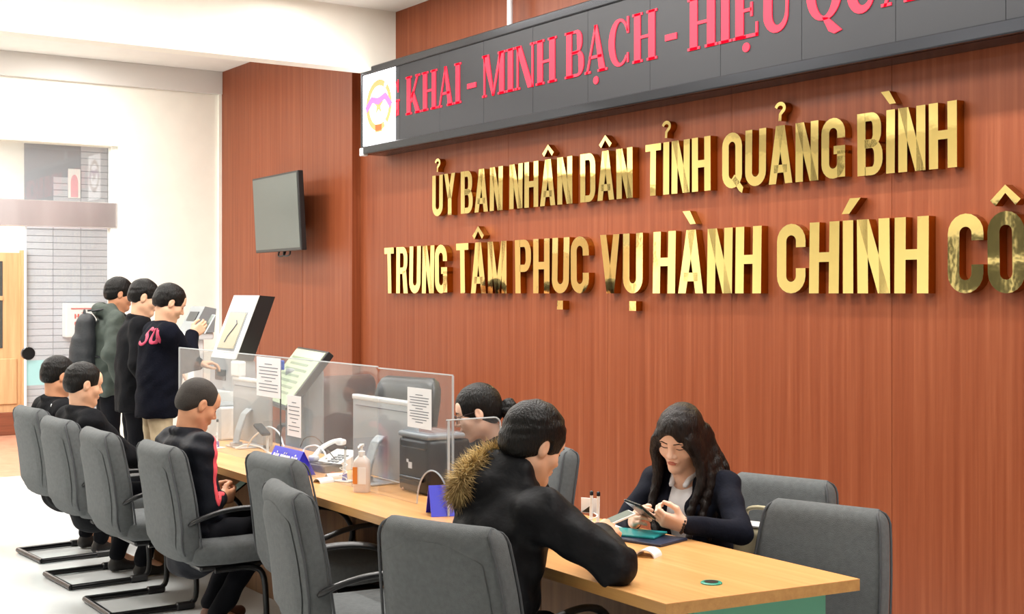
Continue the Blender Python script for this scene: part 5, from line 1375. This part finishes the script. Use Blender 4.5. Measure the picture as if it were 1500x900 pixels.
s2_ = stand('standing man in black jacket between the backpack man and the sweater man', 196, 9.3, 412, -12, (16, -6, 0), 'skin_p', lean=3)
eR, wR = s2_.arm(True, (.22, .10, .94), (.7, -.6, -.2)); eL, wL = s2_.arm(False, (-.15, .24, 1.05), (-.7, -.6, -.4))
s2_.build('skin_p', {True: (eR, wR, (0, .3, -1), (-1, 0, 0), (25, 30, 20)), False: (eL, wL, (.2, 1, .1), DN, (30, 30, 20))})
s2_.trousers('trouser'); s2_.jacket('blackcloth', bulk=1.06, hem=-.06, flat_hem=.80, collar=.018, seed=7); s2_.face(); s2_.hair_short('hair', thick=.013, nape=-.035, side=.012, top=.008)

s3_ = stand('standing man in navy sweater with crimson print and khaki trousers', 230, 8.7, 418, -6, (26, 0, 0), 'skin_p', lean=4, sh=.195)
tg = s3_.L(at(300, 484, D=8.92))
eR, wR = s3_.arm(True, Vector(tg) - Vector((.0, .09, .03)), (.8, -.3, -.7)); eL, wL = s3_.arm(False, (-.10, .30, 1.15), (-.7, -.6, -.4))
s3_.build('skin_p', {True: (eR, wR, (0, .8, .55), (-1, 0, 0), (30, 30, 20)), False: (eL, wL, (.2, 1, .1), DN, (30, 30, 20))})
s3_.trousers('khaki'); s3_.jacket('sweater', 'sweater', bulk=1.10, hem=-.06, flat_hem=.815, seed=8, amp=.004, sleeve=1.05); s3_.face(); s3_.hair_short('hair', thick=.015, nape=-.045, side=-.004, fringe=.04)
# print on the back: a looping S and U shape
def on_back(u, v): return s3_.ch + A3((u, -.20, v))
loops = [[(.02, .145), (-.03, .155), (-.05, .125), (-.01, .10), (.0, .065), (-.04, .05), (-.075, .065)], [(.05, .15), (.035, .10), (.06, .065), (.10, .075), (.115, .11), (.105, .15)], [(.13, .14), (.14, .10), (.125, .07)]]
regs = []
for lp_ in loops:
    q = bez([Vector((u, v, 0)) for u, v in lp_], 22)
    for i in range(len(q) - 1): regs.append(rcone(s3_.ch + A3((q[i].x + .09, -.14, q[i].y - .03)), s3_.ch + A3((q[i + 1].x + .09, -.14, q[i + 1].y - .03)), .0105))
reg = multi(regs); f0 = reg[0]
def flatf(x, y, z):           # ignore depth so the print lies on the cloth
    return f0(x, np.full_like(y, float(s3_.ch[1] - .14)), z) + 0 * y
nmesh('crimson_print', [decal(s3_.J, (flatf, reg[1] - A3((0, .12, 0)), reg[2] + A3((0, .06, 0))), .004, .005)], 'print_red', s3_.body)
phone('white smartphone raised by the man in the navy sweater', s3_.body.matrix_basis @ (Vector(wR) + Vector((-.015, .12, .07))), math.radians(-6), math.radians(60), 0, 'white_plastic')
bpy.context.view_layer.update()
